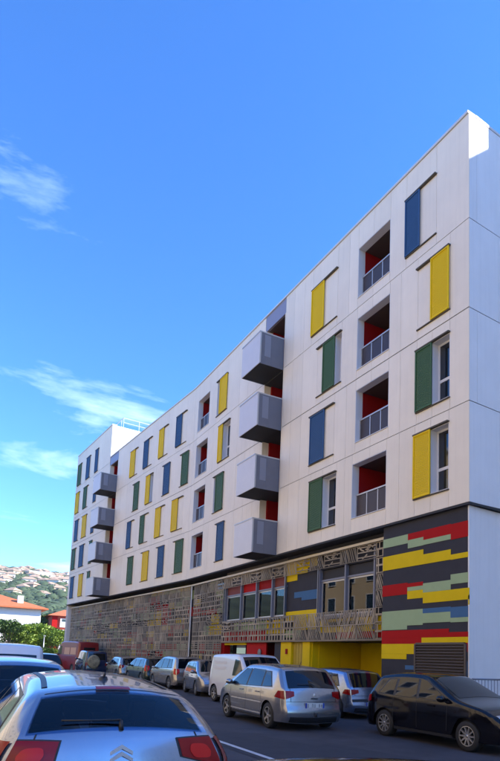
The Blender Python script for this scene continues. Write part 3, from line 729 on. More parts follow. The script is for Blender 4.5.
for i, px in enumerate([40, 46, 52, 58]):
    tree('shrub', ['low bright shrub beside the street, leftmost of four', 'low bright shrub, second from the left by the parked cars', 'low bright shrub, third from the left by the parked cars', 'low bright shrub nearest the maroon van'][i], at(px, 655, 70), 70, 2.1, 1.3, M['leaf'], 'shrubs at the street end', seed=50+i, n=1300, trunk=.2)

# white building with the orange roof, red house
WY = 104; xr = at(38, 650, WY)
wb = tag(empty('house', (xr, WY, 0)), 'white rendered house with orange tiled hip roof and a red ground floor band', 'house')
b = MB(); b.box(-17, 0, 0, 12, 0, 8.6, M['white']); b.build('wall', wb)
b = MB(); e = 1.0
b.add([(-17-e, -e, 8.6), (e, -e, 8.6), (e, 12+e, 8.6), (-17-e, 12+e, 8.6), (-11, 6, 10.9), (-6, 6, 10.9), (-17-e, -e, 8.4), (e, -e, 8.4), (e, 12+e, 8.4), (-17-e, 12+e, 8.4)],
      [(0, 1, 5, 4), (1, 2, 5), (2, 3, 4, 5), (3, 0, 4), (6, 7, 1, 0), (7, 8, 2, 1), (9, 8, 7, 6), (8, 9, 3, 2)], M['tile']); rf = b.build('roof', wb)
b = MB(); b.box(-3.6, -2.7, 1.4, 2.3, 8.9, 10.6, M['white']); b.build('chimney', rf)
b = MB(); b.box(-9.0, -8.2, 3.4, 4.2, 9.6, 11.2, M['white']); b.build('chimney', rf)
for i, (a, z, w, h) in enumerate([(-9, 5.6, 1.3, 1.6), (-9, 2.9, 1.3, 1.6), (-12.5, 5.6, 1.3, 1.6), (-12.5, 2.9, 1.3, 1.6), (-6.0, 5.9, .5, .5)]):
    b = MB(); b.box(a, a+w, -.06, -.01, z, z+h, M['wglass']); q = b.build('window', wb)
    b = MB(); b.box(a-.5, a, -.1, -.01, z-.05, z+h+.05, M['green']); b.build('window_shutter', q)
b = MB(); b.box(-5.0, .02, -1.4, -.02, 2.0, 2.7, M['sred']); b.build('awning', wb)
b = MB(); b.box(-8, -4, -5, -4.8, 0, 2.2, M['hw3']); b.build('garden_wall', wb)
rx0 = at(49.5, 650, 122)
rh = tag(empty('house', (rx0, 122, 0)), 'orange red house with white balcony bays and tiled roof beside the long facade', 'house')
b = MB(); b.box(0, 9, 0, 10, 0, 8.6, M['redw']); b.build('wall', rh)
b = MB(); b.add([(-1, -1, 8.6), (10, -1, 8.6), (10, 11, 8.6), (-1, 11, 8.6), (3, 5, 10.2), (6, 5, 10.2)], [(0, 1, 5, 4), (1, 2, 5), (2, 3, 4, 5), (3, 0, 4), (3, 2, 1, 0)], M['tile']); b.build('roof', rh)
for z in (1.6, 4.2, 6.4):
    b = MB(); b.box(1.5, 3.2, -.5, -.02, z, z+1.7, M['white']); q = b.build('balcony_bay', rh); b = MB(); b.box(1.8, 2.9, -.54, -.51, z+1.1, z+1.6, M['wglass']); b.build('window', q)
b = MB(); b.box(.0, 1, -.3, -.01, 0, 8.5, M['sred']); b.build('pilaster', rh)
# lamp post
lp = tag(empty('street_lamp', (at(43, 652, 76), 76, 0)), 'thin pale lamp post in front of the pine grove', 'street lamp')
b = MB(); b.tube((0, 0, 0), (0, 0, 3.4), .07, .05, M['rail'], 8); b.build('pole', lp); b = MB(); b.box(-.12, .12, -.35, .1, 3.4, 3.5, M['rail']); b.build('lamp_head', lp)
# barrier by the corner
bf = tag(empty('barrier', (12.12, 10.95, .12)), 'grey tubular metal barrier beside the white side wall', 'barrier')
b = MB(); b.tube((0, 0, 1.22), (2.3, 0, 1.22), .022, .022, M['steel']); b.tube((0, 0, .2), (2.3, 0, .2), .018, .018, M['steel']); b.tube((0, 0, 0), (0, 0, 1.22), .022, .022, M['steel']); b.tube((2.3, 0, 0), (2.3, 0, 1.22), .022, .022, M['steel']); b.build('barrier_frame', bf)
for i in range(18): b = MB(); b.tube((.12+i*.12, 0, .2), (.12+i*.12, 0, 1.22), .009, .009, M['steel'], 6); b.build('bar', bf)

# ------------------------------------------------------------------ cars
HATCH = [(.10, .20), (.02, .30), (.0, .46), (.045, .60), (.07, .78), (.13, .97), (.48, 1.38), (.62, 1.45), (1.2, 1.50), (1.9, 1.51), (2.45, 1.47), (3.40, 1.00), (3.85, .85), (4.10, .68), (4.2, .50), (4.18, .30), (4.08, .20)]
def wheel_meshes(r, w, spokes, seedm):
    t = MB(); t.lathe([(r*.66, -w/2), (r*.90, -w/2), (r*.98, -w*.40), (r, -w*.2), (r, w*.2), (r*.98, w*.40), (r*.90, w/2), (r*.66, w/2)], M['tyre'], 28)
    q = MB(); q.lathe([(.0, -w*.10), (r*.60, -w*.10)], M['plastic'], 24); q.lathe([(r*.60, -w*.46), (r*.67, -w*.50), (r*.67, w*.3)], M['alloy'], 28)
    q.lathe([(.0, -w*.44), (r*.13, -w*.42), (r*.14, -w*.3)], M['alloy'], 16)
    for i in range(spokes):
        a = 2*math.pi*i/spokes; c, s = math.cos(a), math.sin(a); wd = r*(.17 if spokes < 8 else .11)
        def P(rad, off, d): return (c*rad-s*off, d, s*rad+c*off)
        v = [P(r*.10, -wd*.6, -w*.42), P(r*.10, wd*.6, -w*.42), P(r*.62, wd*.42, -w*.47), P(r*.62, -wd*.42, -w*.47), P(r*.10, -wd*.6, -w*.2), P(r*.10, wd*.6, -w*.2), P(r*.62, wd*.42, -w*.2), P(r*.62, -wd*.42, -w*.2)]
        q.add(v, [(0, 1, 2, 3), (0, 4, 5, 1), (1, 5, 6, 2), (3, 2, 6, 7), (0, 3, 7, 4)], M['alloy'])
    return t.mesh('tyre'), q.mesh('rim')
WC = {}
class Car:
    def __init__(s, name, label, cat, x, y, heading, paint, L=4.2, Wd=1.76, H=1.51, prof=None, rb=(.97, 1.38), ws=(1.02, 1.44), wheels=(.78, 3.36), wr=.31, tumble=.74, belt=.93, spokes=9, crown=.05, corner=.12, group=None, clear=False, detail=True, qg=.87, wq=None):
        s.paint = M[paint]; s.L, s.Wd, s.H, s.wr = L, Wd, H, wr; s.tumble = tumble; s.belt = belt; s.crown = crown; s.corner = corner; s.detail = detail
        pr = prof or HATCH; sx = L/max(p[0] for p in pr); sz = H/max(p[1] for p in pr); s.sx, s.sz = sx, sz
        s.pr = [(a*sx, b*sz) for a, b in pr]; s.rb = (rb[0]*sz, rb[1]*sz); s.ws = (ws[0]*sz, ws[1]*sz)
        s.wh = [w*sx for w in wheels]; s.sill = .21
        s.root = tag(empty(name, (x, y, 0), 0), label, cat, group); s.root.rotation_euler = (0, 0, math.pi/2-heading)
        s.outline(); s.glass = M['cclear'] if clear else M['cglass']; s.clear = clear; s.qg = qg; s.wq = wq or qg; s.body(); s.wheels(spokes)
    def outline(s):
        P = s.pr; out = []
        for i in range(len(P)-1):
            p0 = P[max(i-1, 0)]; p1 = P[i]; p2 = P[i+1]; p3 = P[min(i+2, len(P)-1)]
            n = max(3, int(math.dist(p1, p2)/.05))
            for k in range(n):
                t = k/n
                def h(a, b, c, d):
                    m1 = (c-a)*.5*.7; m2 = (d-b)*.5*.7; return (2*t**3-3*t*t+1)*b+(t**3-2*t*t+t)*m1+(-2*t**3+3*t*t)*c+(t**3-t*t)*m2
                out.append((h(p0[0], p1[0], p2[0], p3[0]), h(p0[1], p1[1], p2[1], p3[1])))
        out.append(P[-1]); it = max(range(len(out)), key=lambda i: out[i][1]); s.top = it
        rear = out[:it+1]; front = out[it:]
        for k in range(1, len(rear)):
            if rear[k][1] <= rear[k-1][1]: rear[k] = (rear[k][0], rear[k-1][1]+1e-4)
        for k in range(len(front)-2, -1, -1):
            if front[k][1] <= front[k+1][1]: front[k] = (front[k][0], front[k+1][1]+1e-4)
        def ins(lst, z, rev):
            for k in range(len(lst)-1):
                a, b = lst[k], lst[k+1]
                if (a[1]-z)*(b[1]-z) < 0 and min(abs(a[1]-z), abs(b[1]-z)) > 1e-3:
                    t = (z-a[1])/(b[1]-a[1]); lst.insert(k+1, (a[0]+(b[0]-a[0])*t, z)); return
        for z in s.rb: ins(rear, z, 0)
        for z in s.ws: ins(front, z, 1)
        s.rear = rear; s.front = front; s.out = rear+front[1:]; s.zmax = max(rear[-1][1], front[0][1])
    def xr(s, z):
        R_ = s.rear
        if z <= R_[0][1]: return R_[0][0]
        for a, b in zip(R_[:-1], R_[1:]):
            if a[1] <= z <= b[1]: return a[0]+(b[0]-a[0])*(z-a[1])/(b[1]-a[1])
        return R_[-1][0]
    def xf(s, z):
        R_ = s.front
        if z <= R_[-1][1]: return R_[-1][0]
        for a, b in zip(R_[:-1], R_[1:]):
            if b[1] <= z <= a[1]: return b[0]+(a[0]-b[0])*(z-b[1])/(a[1]-b[1])
        return R_[0][0]
    def W0(s, x, z):
        h = s.Wd/2; bl = s.belt*s.sz
        d = min(x, 1e9); f = 1-s.corner*max(0, 1-x/.55)**2-(s.corner*1.25)*max(0, 1-(s.L-x)/.8)**2
        if z < .35: t = .955+.045*(z/.35)
        elif z < bl: t = 1-.022*((z-.6)/(bl-.6))**2 if z > .6 else 1
        else: t = .978-(.978-s.tumble)*((z-bl)/(s.H-bl))**1.12
        return h*f*t
    def dist(s, x, z):
        m = 9
        for i in range(0, len(s.out)-1):
            a, b = s.out[i], s.out[i+1]; dx, dz = b[0]-a[0], b[1]-a[1]; l = dx*dx+dz*dz
            if l == 0: continue
            t = max(0, min(1, ((x-a[0])*dx+(z-a[1])*dz)/l)); d = (x-a[0]-t*dx)**2+(z-a[1]-t*dz)**2
            if d < m: m = d
        return math.sqrt(m)
    def Wf(s, x, z):
        r = .085; d = min(s.dist(x, z), r); return s.W0(x, z)-r*.75*(1-math.sqrt(max(0, 1-(1-d/r)**2)))
    def We(s, x, z): return s.W0(x, z)-.085*.75
    def body(s):
        m = MB(); zm = .74*s.sz if s.sz < 1.3 else .80; nc = 64; ns = 12
        cs = [i/nc for i in range(nc+1)]
        for xw in s.wh:
            Ra = s.wr*1.17
            for q in (-1, 1): cs.append((xw+q*Ra)/s.L); cs.append((xw+q*(Ra-.01))/s.L)
        cs = sorted(c for c in cs if 0 <= c <= 1)
        def zl(x):
            z = s.sill
            for xw in s.wh:
                Ra = s.wr*1.17; d = abs(x-xw)
                if d < Ra: z = max(z, s.wr+math.sqrt(Ra*Ra-d*d))
            return z
        for sg in (1, -1):
            rows = []
            cols = []
            for c in cs:
                x5 = s.xr(.5)+c*(s.xf(.5)-s.xr(.5)); z0 = zl(x5); colm = []
                for k in range(ns+1):
                    z = z0+(zm-z0)*k/ns; x = s.xr(z)+c*(s.xf(z)-s.xr(z)); colm.append((x, sg*s.Wf(x, z), z))
                cols.append(colm)
            m.grid(cols, s.paint, flip=(sg < 0))
            rows = []; nz = 30
            for k in range(nz+1):
                z = zm+(s.zmax-zm)*(1-(1-k/nz)**1.6); rows.append([(x, sg*s.Wf(x, z), z) for x in [s.xr(z)+c*(s.xf(z)-s.xr(z)) for c in cs]])
            m.grid(rows, s.paint, flip=(sg > 0))
        qs = sorted(set([i/10 for i in range(-10, 11)]+[s.qg, -s.qg, s.wq, -s.wq])); O = s.out; nr = len(s.rear)
        s.nrm = []
        for i in range(len(O)):
            a = O[max(i-1, 0)]; b = O[min(i+1, len(O)-1)]; d = Vector((b[0]-a[0], b[1]-a[1])).normalized(); s.nrm.append((-d.y, d.x))
        rows = [[s.sp(i, q) for q in qs] for i in range(len(O))]
        def skip(i, j):
            zc = (O[i][1]+O[i+1][1])/2; qc = (qs[j]+qs[j+1])/2
            if i < nr-1: return s.rb[0] < zc < s.rb[1] and abs(qc) < s.qg
            return s.ws[0] < zc < s.ws[1] and abs(qc) < s.wq
        m.grid(rows, s.paint, skip=skip, flip=True)
        s.bodyo = m.build('body', s.root)
        # underbody and interior tub
        u = MB(); w = s.Wd/2*.80; u.box(.25, s.L-.3, -w, w, .20, .55*s.sz, M['plastic'])
        zt = .82*s.sz
        u.box(s.xr(zt)+.12, s.xf(zt)-.35, -s.Wd/2*.86, s.Wd/2*.86, .56*s.sz, zt, M['plastic'])
        u.build('underbody', s.root)
        s.strip('rear_window', 'r', s.rb[0]-.012, s.rb[1]+.012, -s.qg-.02, s.qg+.02, s.glass, .003 if not s.clear else .004)
        s.strip('windshield', 'f', s.ws[0]-.012, s.ws[1]+.012, -s.wq-.02, s.wq+.02, s.glass, .004)
    def sp(s, i, q, off=0):
        x, z = s.out[i]; n = s.nrm[i]; c = s.crown*(1-q*q)*(0.6+.4*abs(n[0]))+off; w = s.We(x, z)
        return (x+n[0]*c, w*q, z+n[1]*c)
    def spx(s, which, z, q, off):
        lst = s.rear if which == 'r' else s.front; base = 0 if which == 'r' else len(s.rear)-1
        for k in range(len(lst)-1):
            a, b = lst[k], lst[k+1]
            if min(a[1], b[1]) <= z <= max(a[1], b[1]):
                t = (z-a[1])/(b[1]-a[1]) if b[1] != a[1] else 0
                p = Vector(s.sp(base+k, q, off)); r_ = Vector(s.sp(base+k+1, q, off)); return p.lerp(r_, t)
        return Vector(s.sp(base, q, off))
    def strip(s, name, which, z0, z1, q0, q1, m, off=.006, nz=10, nq=12, parent=None, shape=None):
        rows = []
        for k in range(nz+1):
            z = z0+(z1-z0)*k/nz; row = []
            for j in range(nq+1):
                q = q0+(q1-q0)*j/nq; zz = z
                if shape: zz = z0+(z1-z0)*shape(k/nz, j/nq)
                row.append(s.spx(which, zz, q, off))
            rows.append(row)
        b = MB(); b.grid(rows, m, flip=(which == 'r')); return b.build(name, parent or s.root)
    def side(s, name, pts, sg, m, off=.006, nx=10, nz=6, parent=None):
        """pts: bottom rear, bottom front, top front, top rear in (x,z)"""
        A, B, C, D = [Vector(p) for p in pts]; rows = []
        for k in range(nz+1):
            v = k/nz; row = []
            for j in range(nx+1):
                u = j/nx; p = (A*(1-u)+B*u)*(1-v)+(D*(1-u)+C*u)*v; row.append((p.x, sg*(s.Wf(p.x, p.y)+off), p.y))
            rows.append(row)
        b = MB(); b.grid(rows, m, flip=(sg > 0)); return b.build(name, parent or s.root)
    def ribbon(s, name, path, sg, w, m, off=.004, parent=None):
        rows = []; n = 24
        pts = [Vector(p) for p in path]
        for k in range(len(pts)-1):
            a, b = pts[k], pts[k+1]; d = (b-a).normalized(); nn = Vector((-d.y, d.x))*w/2
            for j in range(7):
                p = a.lerp(b, j/6); rows.append([((p+nn*e).x, sg*(s.Wf((p+nn*e).x, (p+nn*e).y)+off), (p+nn*e).y) for e in (-1, 1)])
        b = MB(); b.grid(rows, m, flip=(sg > 0)); return b.build(name, parent or s.root)
    def wheels(s, spokes):
        key = (round(s.wr, 2), spokes)
        if key not in WC: WC[key] = wheel_meshes(s.wr, .20, spokes, 0)
        for xw in s.wh:
            for sg in (1, -1):
                e = linkmesh('wheel', WC[key][0], s.root, (xw, sg*(s.Wd/2-.115), s.wr), math.pi if sg > 0 else 0)
                linkmesh('rim', WC[key][1], e)
        b = MB()
        for xw in s.wh:
            b.box(xw-s.wr*1.15, xw+s.wr*1.15, -s.Wd/2*.82, s.Wd/2*.82, s.wr*.6, s.wr*2.1, M['plastic'])
        b.build('wheel_arch_liner', s.root)
    def mirror(s, x, z, m=None):
        for sg in (1, -1):
            y = sg*(s.Wf(x, z)+.11); b = MB(); vs = [(v[0]*.085+x, v[1]*.11+y, v[2]*.075+z+.03) for v in IV]; b.add(vs, IF, m or s.paint, True)
            b.box(x-.03, x+.03, min(y, y-sg*.12), max(y, y-sg*.12), z-.02, z+.01, M['plastic']); b.build('mirror', s.root)
    def seats(s, xs_, z=.55, top=1.22):
        for x in xs_:
            for y in (-.38, .38):
                b = MB(); mt = Matrix.Translation((x, y, z*s.sz)) @ Matrix.Rotation(-.18, 4, 'Y')
                b.box(-.07, .07, -.25, .25, 0, .50, M['seat'], mt); b.box(-.05, .05, -.10, .10, .55, .72, M['seat'], mt); b.box(-.01, .01, -.05, .05, .48, .56, M['plastic'], mt); b.build('seat', s.root)
    def plate(s, which, z, q=.0, w=.50, h=.11):
        p = s.spx(which, z, q, .012); sg = -1 if which == 'r' else 1; b = MB()
        a, c = (p.x-.008, p.x) if which == 'r' else (p.x, p.x+.008)
        b.box(a, c, p.y-w/2, p.y+w/2, z-h/2, z+h/2, M['plate']); o = b.build('number_plate', s.root)
        b = MB(); e = .0015; x0, x1 = (a-e, a-.0002) if which == 'r' else (c+.0002, c+e)
        b.box(x0, x1, p.y-w/2, p.y-w/2+.045, z-h/2, z+h/2, M['plateblue']); b.box(x0, x1, p.y+w/2-.045, p.y+w/2, z-h/2, z+h/2, M['plateblue'])
        b.build('plate_band', o)
        b = MB(); rg = random.Random(int(p.y*100+z*77+s.L*50))
        for k in range(7):
            y = p.y-w*.36+k*w*.12; hh = h*.30
            if k in (2, 5): continue
            for dy_ in (-.013, .013):
                if rg.random() < .85: b.box(x0, x1, y+dy_-.004, y+dy_+.004, z-hh, z+hh, M['plastic'])
            for dz in (-hh, 0, hh):
                if rg.random() < .55: b.box(x0, x1, y-.009, y+.009, z+dz-.004, z+dz+.004, M['plastic'])
        b.build('plate_marks', o)
    def common(s, side_windows, lamps=True, tail=(.80, 1.00, .62), tz=(.62, .92), seams=True, hz=(.60, .76), trim=None, handles=(1.35, 2.35), hand_z=.84, mirror=(2.95, .98)):
        for sg in (1, -1):
            if len(side_windows) > 1:
                a, b_ = side_windows[0], side_windows[-1]; q = .028
                s.side('window_trim', [((a[0][0]-2*q)*s.sx, (a[0][1]-q)*s.sz), ((b_[1][0]+2*q)*s.sx, (b_[1][1]-q)*s.sz), ((b_[2][0]+q)*s.sx, (b_[2][1]+q)*s.sz), ((a[3][0]-q)*s.sx, (a[3][1]+q)*s.sz)], sg, M['plastic'], .003, nx=24)
            for w in side_windows: s.side('side_window', [(a*s.sx, b*s.sz) for a, b in w], sg, M['cglass'])
            if s.detail:
                if trim: s.ribbon('rubbing_strip', [(trim[0]*s.sx, trim[2]), (trim[1]*s.sx, trim[2])], sg, .05, M['plastic'], .008)
                for hx in handles:
                    x = hx*s.sx; z = hand_z*s.sz; y = s.Wf(x, z); b = MB(); b.box(x-.09, x+.09, min(sg*(y-.005), sg*(y+.03)), max(sg*(y-.005), sg*(y+.03)), z-.015, z+.018, s.paint); b.build('door_handle', s.root)
        if s.detail:
            for sg in (1, -1):
                if seams and len(side_windows) > 1:
                    for w in side_windows[1:]:
                        xx = (w[0][0]-.04)*s.sx; s.ribbon('door_gap', [(xx, .32), (xx-.01, s.belt*s.sz+.02)], sg, .010, M['plastic'], .002)
                    xx = (side_windows[-1][1][0]-.03)*s.sx; s.ribbon('door_gap', [(xx, .34), (xx+.02, s.belt*s.sz-.02)], sg, .010, M['plastic'], .002)
                s.ribbon('sill_trim', [(s.wh[0]+s.wr*1.2, .245), (s.wh[1]-s.wr*1.2, .245)], sg, .06, M['plastic'], .006)
            s.strip('bumper_gap', 'r', .675, .683, -.99, .99, M['plastic'], .003, nz=1)
            for q in (-.84, .84): s.strip('tailgate_gap', 'r', .683, s.rb[0]-.01, q-.008, q+.008, M['plastic'], .003, nq=1)
            s.strip('lower_valance', 'r', .22, .34, -.9, .9, M['plastic'], .004, nz=3)
        if mirror: s.mirror(mirror[0]*s.sx, mirror[1]*s.sz)
        s.strip('front_lamp', 'f', hz[0]*s.sz, hz[1]*s.sz, .52, .98, M['lamp_clear'], .008); s.strip('front_lamp', 'f', hz[0]*s.sz, hz[1]*s.sz, -.98, -.52, M['lamp_clear'], .008)
        s.strip('grille', 'f', .34*s.sz, .50*s.sz, -.55, .55, M['plastic'], .006); s.plate('f', .40)
def tail(s, z0, z1, q0, xs_, m='lamp_red', shape=None):
    """lamp wrapping the rear corner: strip part + side part"""
    for sg in (1, -1):
        a, b_ = (q0, 1.0) if sg > 0 else (-1.0, -q0)
        o = s.strip('tail_lamp', 'r', z0, z1, a, b_, M[m], .010, shape=lambda v, u, sg=sg: (lambda e: .5+(v-.5)*(.55+.45*e)+(1-e)*.12)(u if sg > 0 else 1-u))
        xa = s.xr((z0+z1)/2)
        s.side('lens_side', [(s.xr(z0)+.005, z0), (s.xr(z0)+xs_[0], z0+.04), (s.xr(z1)+xs_[1], z1), (s.xr(z1)+.005, z1)], sg, M[m], .010, parent=o)
GS = 'cars parked along the building'
# --- silver hatchback nearest the camera (rear window, high brake light, corner lamps)
C4P = [(.12, .20), (.02, .30), (.0, .48), (.05, .64), (.07, .86), (.14, 1.09), (.42, 1.305), (.60, 1.36), (1.2, 1.415), (1.8, 1.425), (2.5, 1.39), (3.45, 1.00), (3.90, .86), (4.15, .68), (4.26, .48), (4.24, .30), (4.12, .20)]
c = Car('parked_car', 'silver hatchback nearest the camera, seen from behind with a double chevron badge', 'car', 1.13, 4.05, 0.05, 'ice', L=4.26, Wd=1.77, H=1.425, prof=C4P, rb=(1.10, 1.30), ws=(1.03, 1.38), wheels=(.78, 3.39), clear=True, qg=.92, crown=.075, tumble=.59, belt=.90, corner=.10)
c.common([[(.50, 1.08), (1.30, .99), (1.35, 1.33), (.80, 1.29)], [(1.36, .98), (2.18, .96), (2.10, 1.37), (1.41, 1.34)], [(2.26, .96), (3.15, .95), (2.42, 1.36), (2.18, 1.37)]], mirror=(3.0, .98), trim=(1.3, 3.0, .55))
tail(c, .86, 1.06, .60, (.34, .30), 'lamp_red')
for sg in (1, -1):
    a, b_ = (.70, .93) if sg > 0 else (-.93, -.70)
    c.strip('brake_light', 'r', .915, 1.01, a, b_, M['lamp_red2'], .016, shape=lambda v, u: .5+(v-.5)*math.sqrt(max(.02, 1-(2*u-1)**4)))
    c.strip('lamp_surround', 'r', .85, 1.07, a-.12 if sg > 0 else a-.07, b_+.07 if sg > 0 else b_+.12, M['plastic'], .006, shape=lambda v, u, sg=sg: (lambda e: .5+(v-.5)*(.55+.45*e)+(1-e)*.12)(u if sg > 0 else 1-u))
c.seats([1.15, 2.15])
c.strip('high_brake_lamp', 'r', 1.318, 1.342, -.24, .24, M['lamp_red'], .012, nz=3)
c.strip('spoiler_lip', 'r', 1.310, 1.317, -.9, .9, M['plastic'], .02, nz=2)
def ztop(c, x):
    O = [p for p in c.out if p[1] > 1.0]
    for a, b_ in zip(O[:-1], O[1:]):
        if a[0] <= x <= b_[0]: return a[1]+(b_[1]-a[1])*(x-a[0])/(b_[0]-a[0])
    return O[0][1]
for sg in (1, -1):  # dark roof channels
    b = MB(); b.grid([[(x, sg*(c.We(x, ztop(c, x))+dy_), ztop(c, x)+dz_) for dy_, dz_ in ((-.055, .016), (-.035, .012), (-.012, .006))] for x in [.66+.09*k for k in range(20)]], M['plastic'], flip=sg < 0); b.build('roof_channel', c.root)
for k in range(2):   # chevron badge
    z = .945+.045*k; b = MB(); p = c.spx('r', z, 0, .0); x = p.x
    for sg in (1, -1):
        b.add([(x-.018, 0, z+.045), (x-.018, sg*.075, z), (x-.018, sg*.075, z-.024), (x-.018, 0, z+.019), (x-.003, 0, z+.045), (x+.004, sg*.075, z), (x+.004, sg*.075, z-.024), (x-.003, 0, z+.019)], [(0, 1, 2, 3), (0, 4, 5, 1), (3, 2, 6, 7), (1, 5, 6, 2)], M['chrome'])
    b.build('badge', c.root)
b = MB(); b.tube((.87, 0, 1.43), (.80, 0, 1.49), .014, .008, M['plastic']); b.lathe([(.0, .035), (.03, .03), (.04, 0)], M['plastic'], 12, (.86, 0, 1.43), 'Z'); b.build('antenna', c.root)
b = MB(); p = c.spx('r', 1.12, 0, .03); p2 = c.spx('r', 1.135, .62, .03); b.tube(p, p2, .008, .005, M['plastic']); b.tube(c.spx('r', 1.09, 0, .0), p, .018, .012, M['plastic']); b.build('rear_wiper', c.root)
c.plate('r', .62)
# --- car in front of it, silver blue with clear windows
c = Car('parked_car', 'silver blue hatchback parked in front of the chevron badged car, at the left edge', 'car', 1.05, 9.35, 0.0, 'ice', L=4.2, Wd=1.74, H=1.50, clear=True, qg=.93, crown=.06)
c.common([[(.75, 1.0), (1.3, .98), (1.35, 1.38), (1.0, 1.36)], [(1.36, .98), (2.18, .97), (2.10, 1.42), (1.41, 1.39)], [(2.26, .97), (3.15, .96), (2.42, 1.40), (2.18, 1.42)]]); tail(c, .72, .96, .78, (.2, .1)); c.seats([1.15, 2.15])
b = MB(); vs = [(v[0]*.02+2.45, v[1]*.12, v[2]*.035+1.33) for v in IV]; b.add(vs, IF, M['plastic'], True); b.build('interior_mirror', c.root)
# --- roof of the car behind the chevron one, very near the camera
c = Car('parked_car', 'dark car whose roof edge just enters the bottom of the picture', 'car', .70, -1.16, 0.0, 'black', L=4.2, Wd=1.72, H=1.405, tumble=.66)
c.common([[(.75, 1.0), (1.3, .98), (1.35, 1.38), (1.0, 1.36)], [(1.36, .98), (2.18, .97), (2.10, 1.42), (1.41, 1.39)], [(2.26, .97), (3.15, .96), (2.42, 1.40), (2.18, 1.42)]]); tail(c, .72, .9, .78, (.2, .1))
# --- van roof further up the row
VAN = [(.08, .22), (.0, .34), (.0, .50), (.03, .70), (.05, 1.0), (.12, 1.50), (.20, 1.72), (.40, 1.79), (1.2, 1.82), (2.0, 1.82), (2.55, 1.76), (3.30, 1.10), (3.75, .95), (3.95, .76), (4.03, .52), (4.02, .32), (3.92, .22)]
c = Car('parked_van', 'pale silver van ahead in the left row, only its roof showing', 'van', 1.35, 14.6, 0.0, 'wht', L=4.1, Wd=1.74, H=1.78, prof=VAN, rb=(1.08, 1.56), ws=(1.12, 1.70), tumble=.86, belt=1.0, wheels=(.70, 3.30))
c.common([[(2.2, 1.05), (3.1, 1.05), (2.65, 1.62), (2.25, 1.64)]], hz=(.66, .86), handles=(2.4,)); tail(c, .75, 1.15, .86, (.1, .06))
c = Car('parked_car', 'dark car beyond the pale van in the left row', 'car', 4.9, 33, 0.0, 'black'); c.common([[(.75, 1.0), (3.1, .97), (2.42, 1.40), (1.0, 1.37)]]); tail(c, .72, .96, .78, (.2, .1))
c = Car('parked_car', 'pale grey car far up the street beside the black one', 'car', 5.1, 42, 0.0, 'silver'); c.common([[(.75, 1.0), (3.1, .97), (2.42, 1.40), (1.0, 1.37)]]); tail(c, .72, .96, .78, (.2, .1))
c = Car('parked_car', 'small dark blue car far up the street near the shrubs', 'car', 6.6, 52, 0.0, 'dblue'); c.common([[(.75, 1.0), (3.1, .97), (2.42, 1.40), (1.0, 1.37)]]); tail(c, .72, .96, .78, (.2, .1))

# --- silver hatchback with blue edged number plate (centre right)
SWH = [[(.62, 1.02), (1.12, .99), (1.15, 1.36), (.90, 1.34)], [(1.20, .99), (2.02, .97), (1.98, 1.41), (1.23, 1.39)], [(2.10, .97), (3.12, .96), (2.38, 1.37), (2.06, 1.41)]]
c = Car('parked_car', 'silver hatchback in the middle of the road, tow hook and blue edged number plate', 'car', 7.82, 11.85, .05, 'silver', L=4.2, Wd=1.76, H=1.51, wheels=(.76, 3.38), spokes=5, rb=(.99, 1.36), crown=.06)
c.common(SWH, mirror=(3.02, .98), trim=None); tail(c, .74, .93, .72, (.34, .16)); c.plate('r', .60, 0, .52, .12)
for sg in (1, -1):
    c.ribbon('sill_moulding', [(1.12, .33), (3.0, .33)], sg, .035, M['chrome'], .012); c.ribbon('side_moulding', [(1.1, .60), (3.0, .60)], sg, .025, M['chrome'], .012)
b = MB(); b.tube((.02, 0, .36), (-.12, 0, .36), .02, .02, M['plastic']); b.tube((-.12, 0, .35), (-.12, 0, .44), .02, .025, M['plastic']); b.build('tow_hook', c.root)
b = MB(); p = c.spx('r', .82, 0, .01); vs = [(p.x+v[0]*.01, v[1]*.03, .84+v[2]*.05) for v in IV]; b.add(vs, IF, M['chrome'], True); b.build('badge', c.root)
b = MB(); p = c.spx('r', 1.03, 0, .03); b.tube(p, c.spx('r', 1.05, .55, .03), .010, .006, M['plastic']); b.tube(c.spx('r', .99, 0, .0), p, .022, .015, M['plastic']); b.build('rear_wiper', c.root)
c.strip('tailgate_handle', 'r', .735, .765, -.12, .12, M['plastic'], .012, nz=2)
b = MB(); b.tube((.80, 0, 1.49), (.70, 0, 1.62), .008, .005, M['plastic']); b.build('antenna', c.root)

# --- smaller silver blue hatchback behind it
c = Car('parked_car', 'small silver blue hatchback parked before the yellow entrance, black rubbing strip on bumper', 'car', 11.22, 13.95, .02, 'silverblue', L=3.83, Wd=1.65, H=1.43, wheels=(.72, 3.20), rb=(.97, 1.36), crown=.07, spokes=7)
c.common(SWH, mirror=(3.02, .98)); tail(c, .70, .86, .66, (.28, .16)); c.plate('r', .45)
c.strip('bumper_strip', 'r', .50, .58, -1.0, 1.0, M['plastic'], .012, nz=3)
for sg in (1, -1): c.ribbon('rubbing_strip', [(.35, .54), (.9, .54)], sg, .07, M['plastic'], .01)
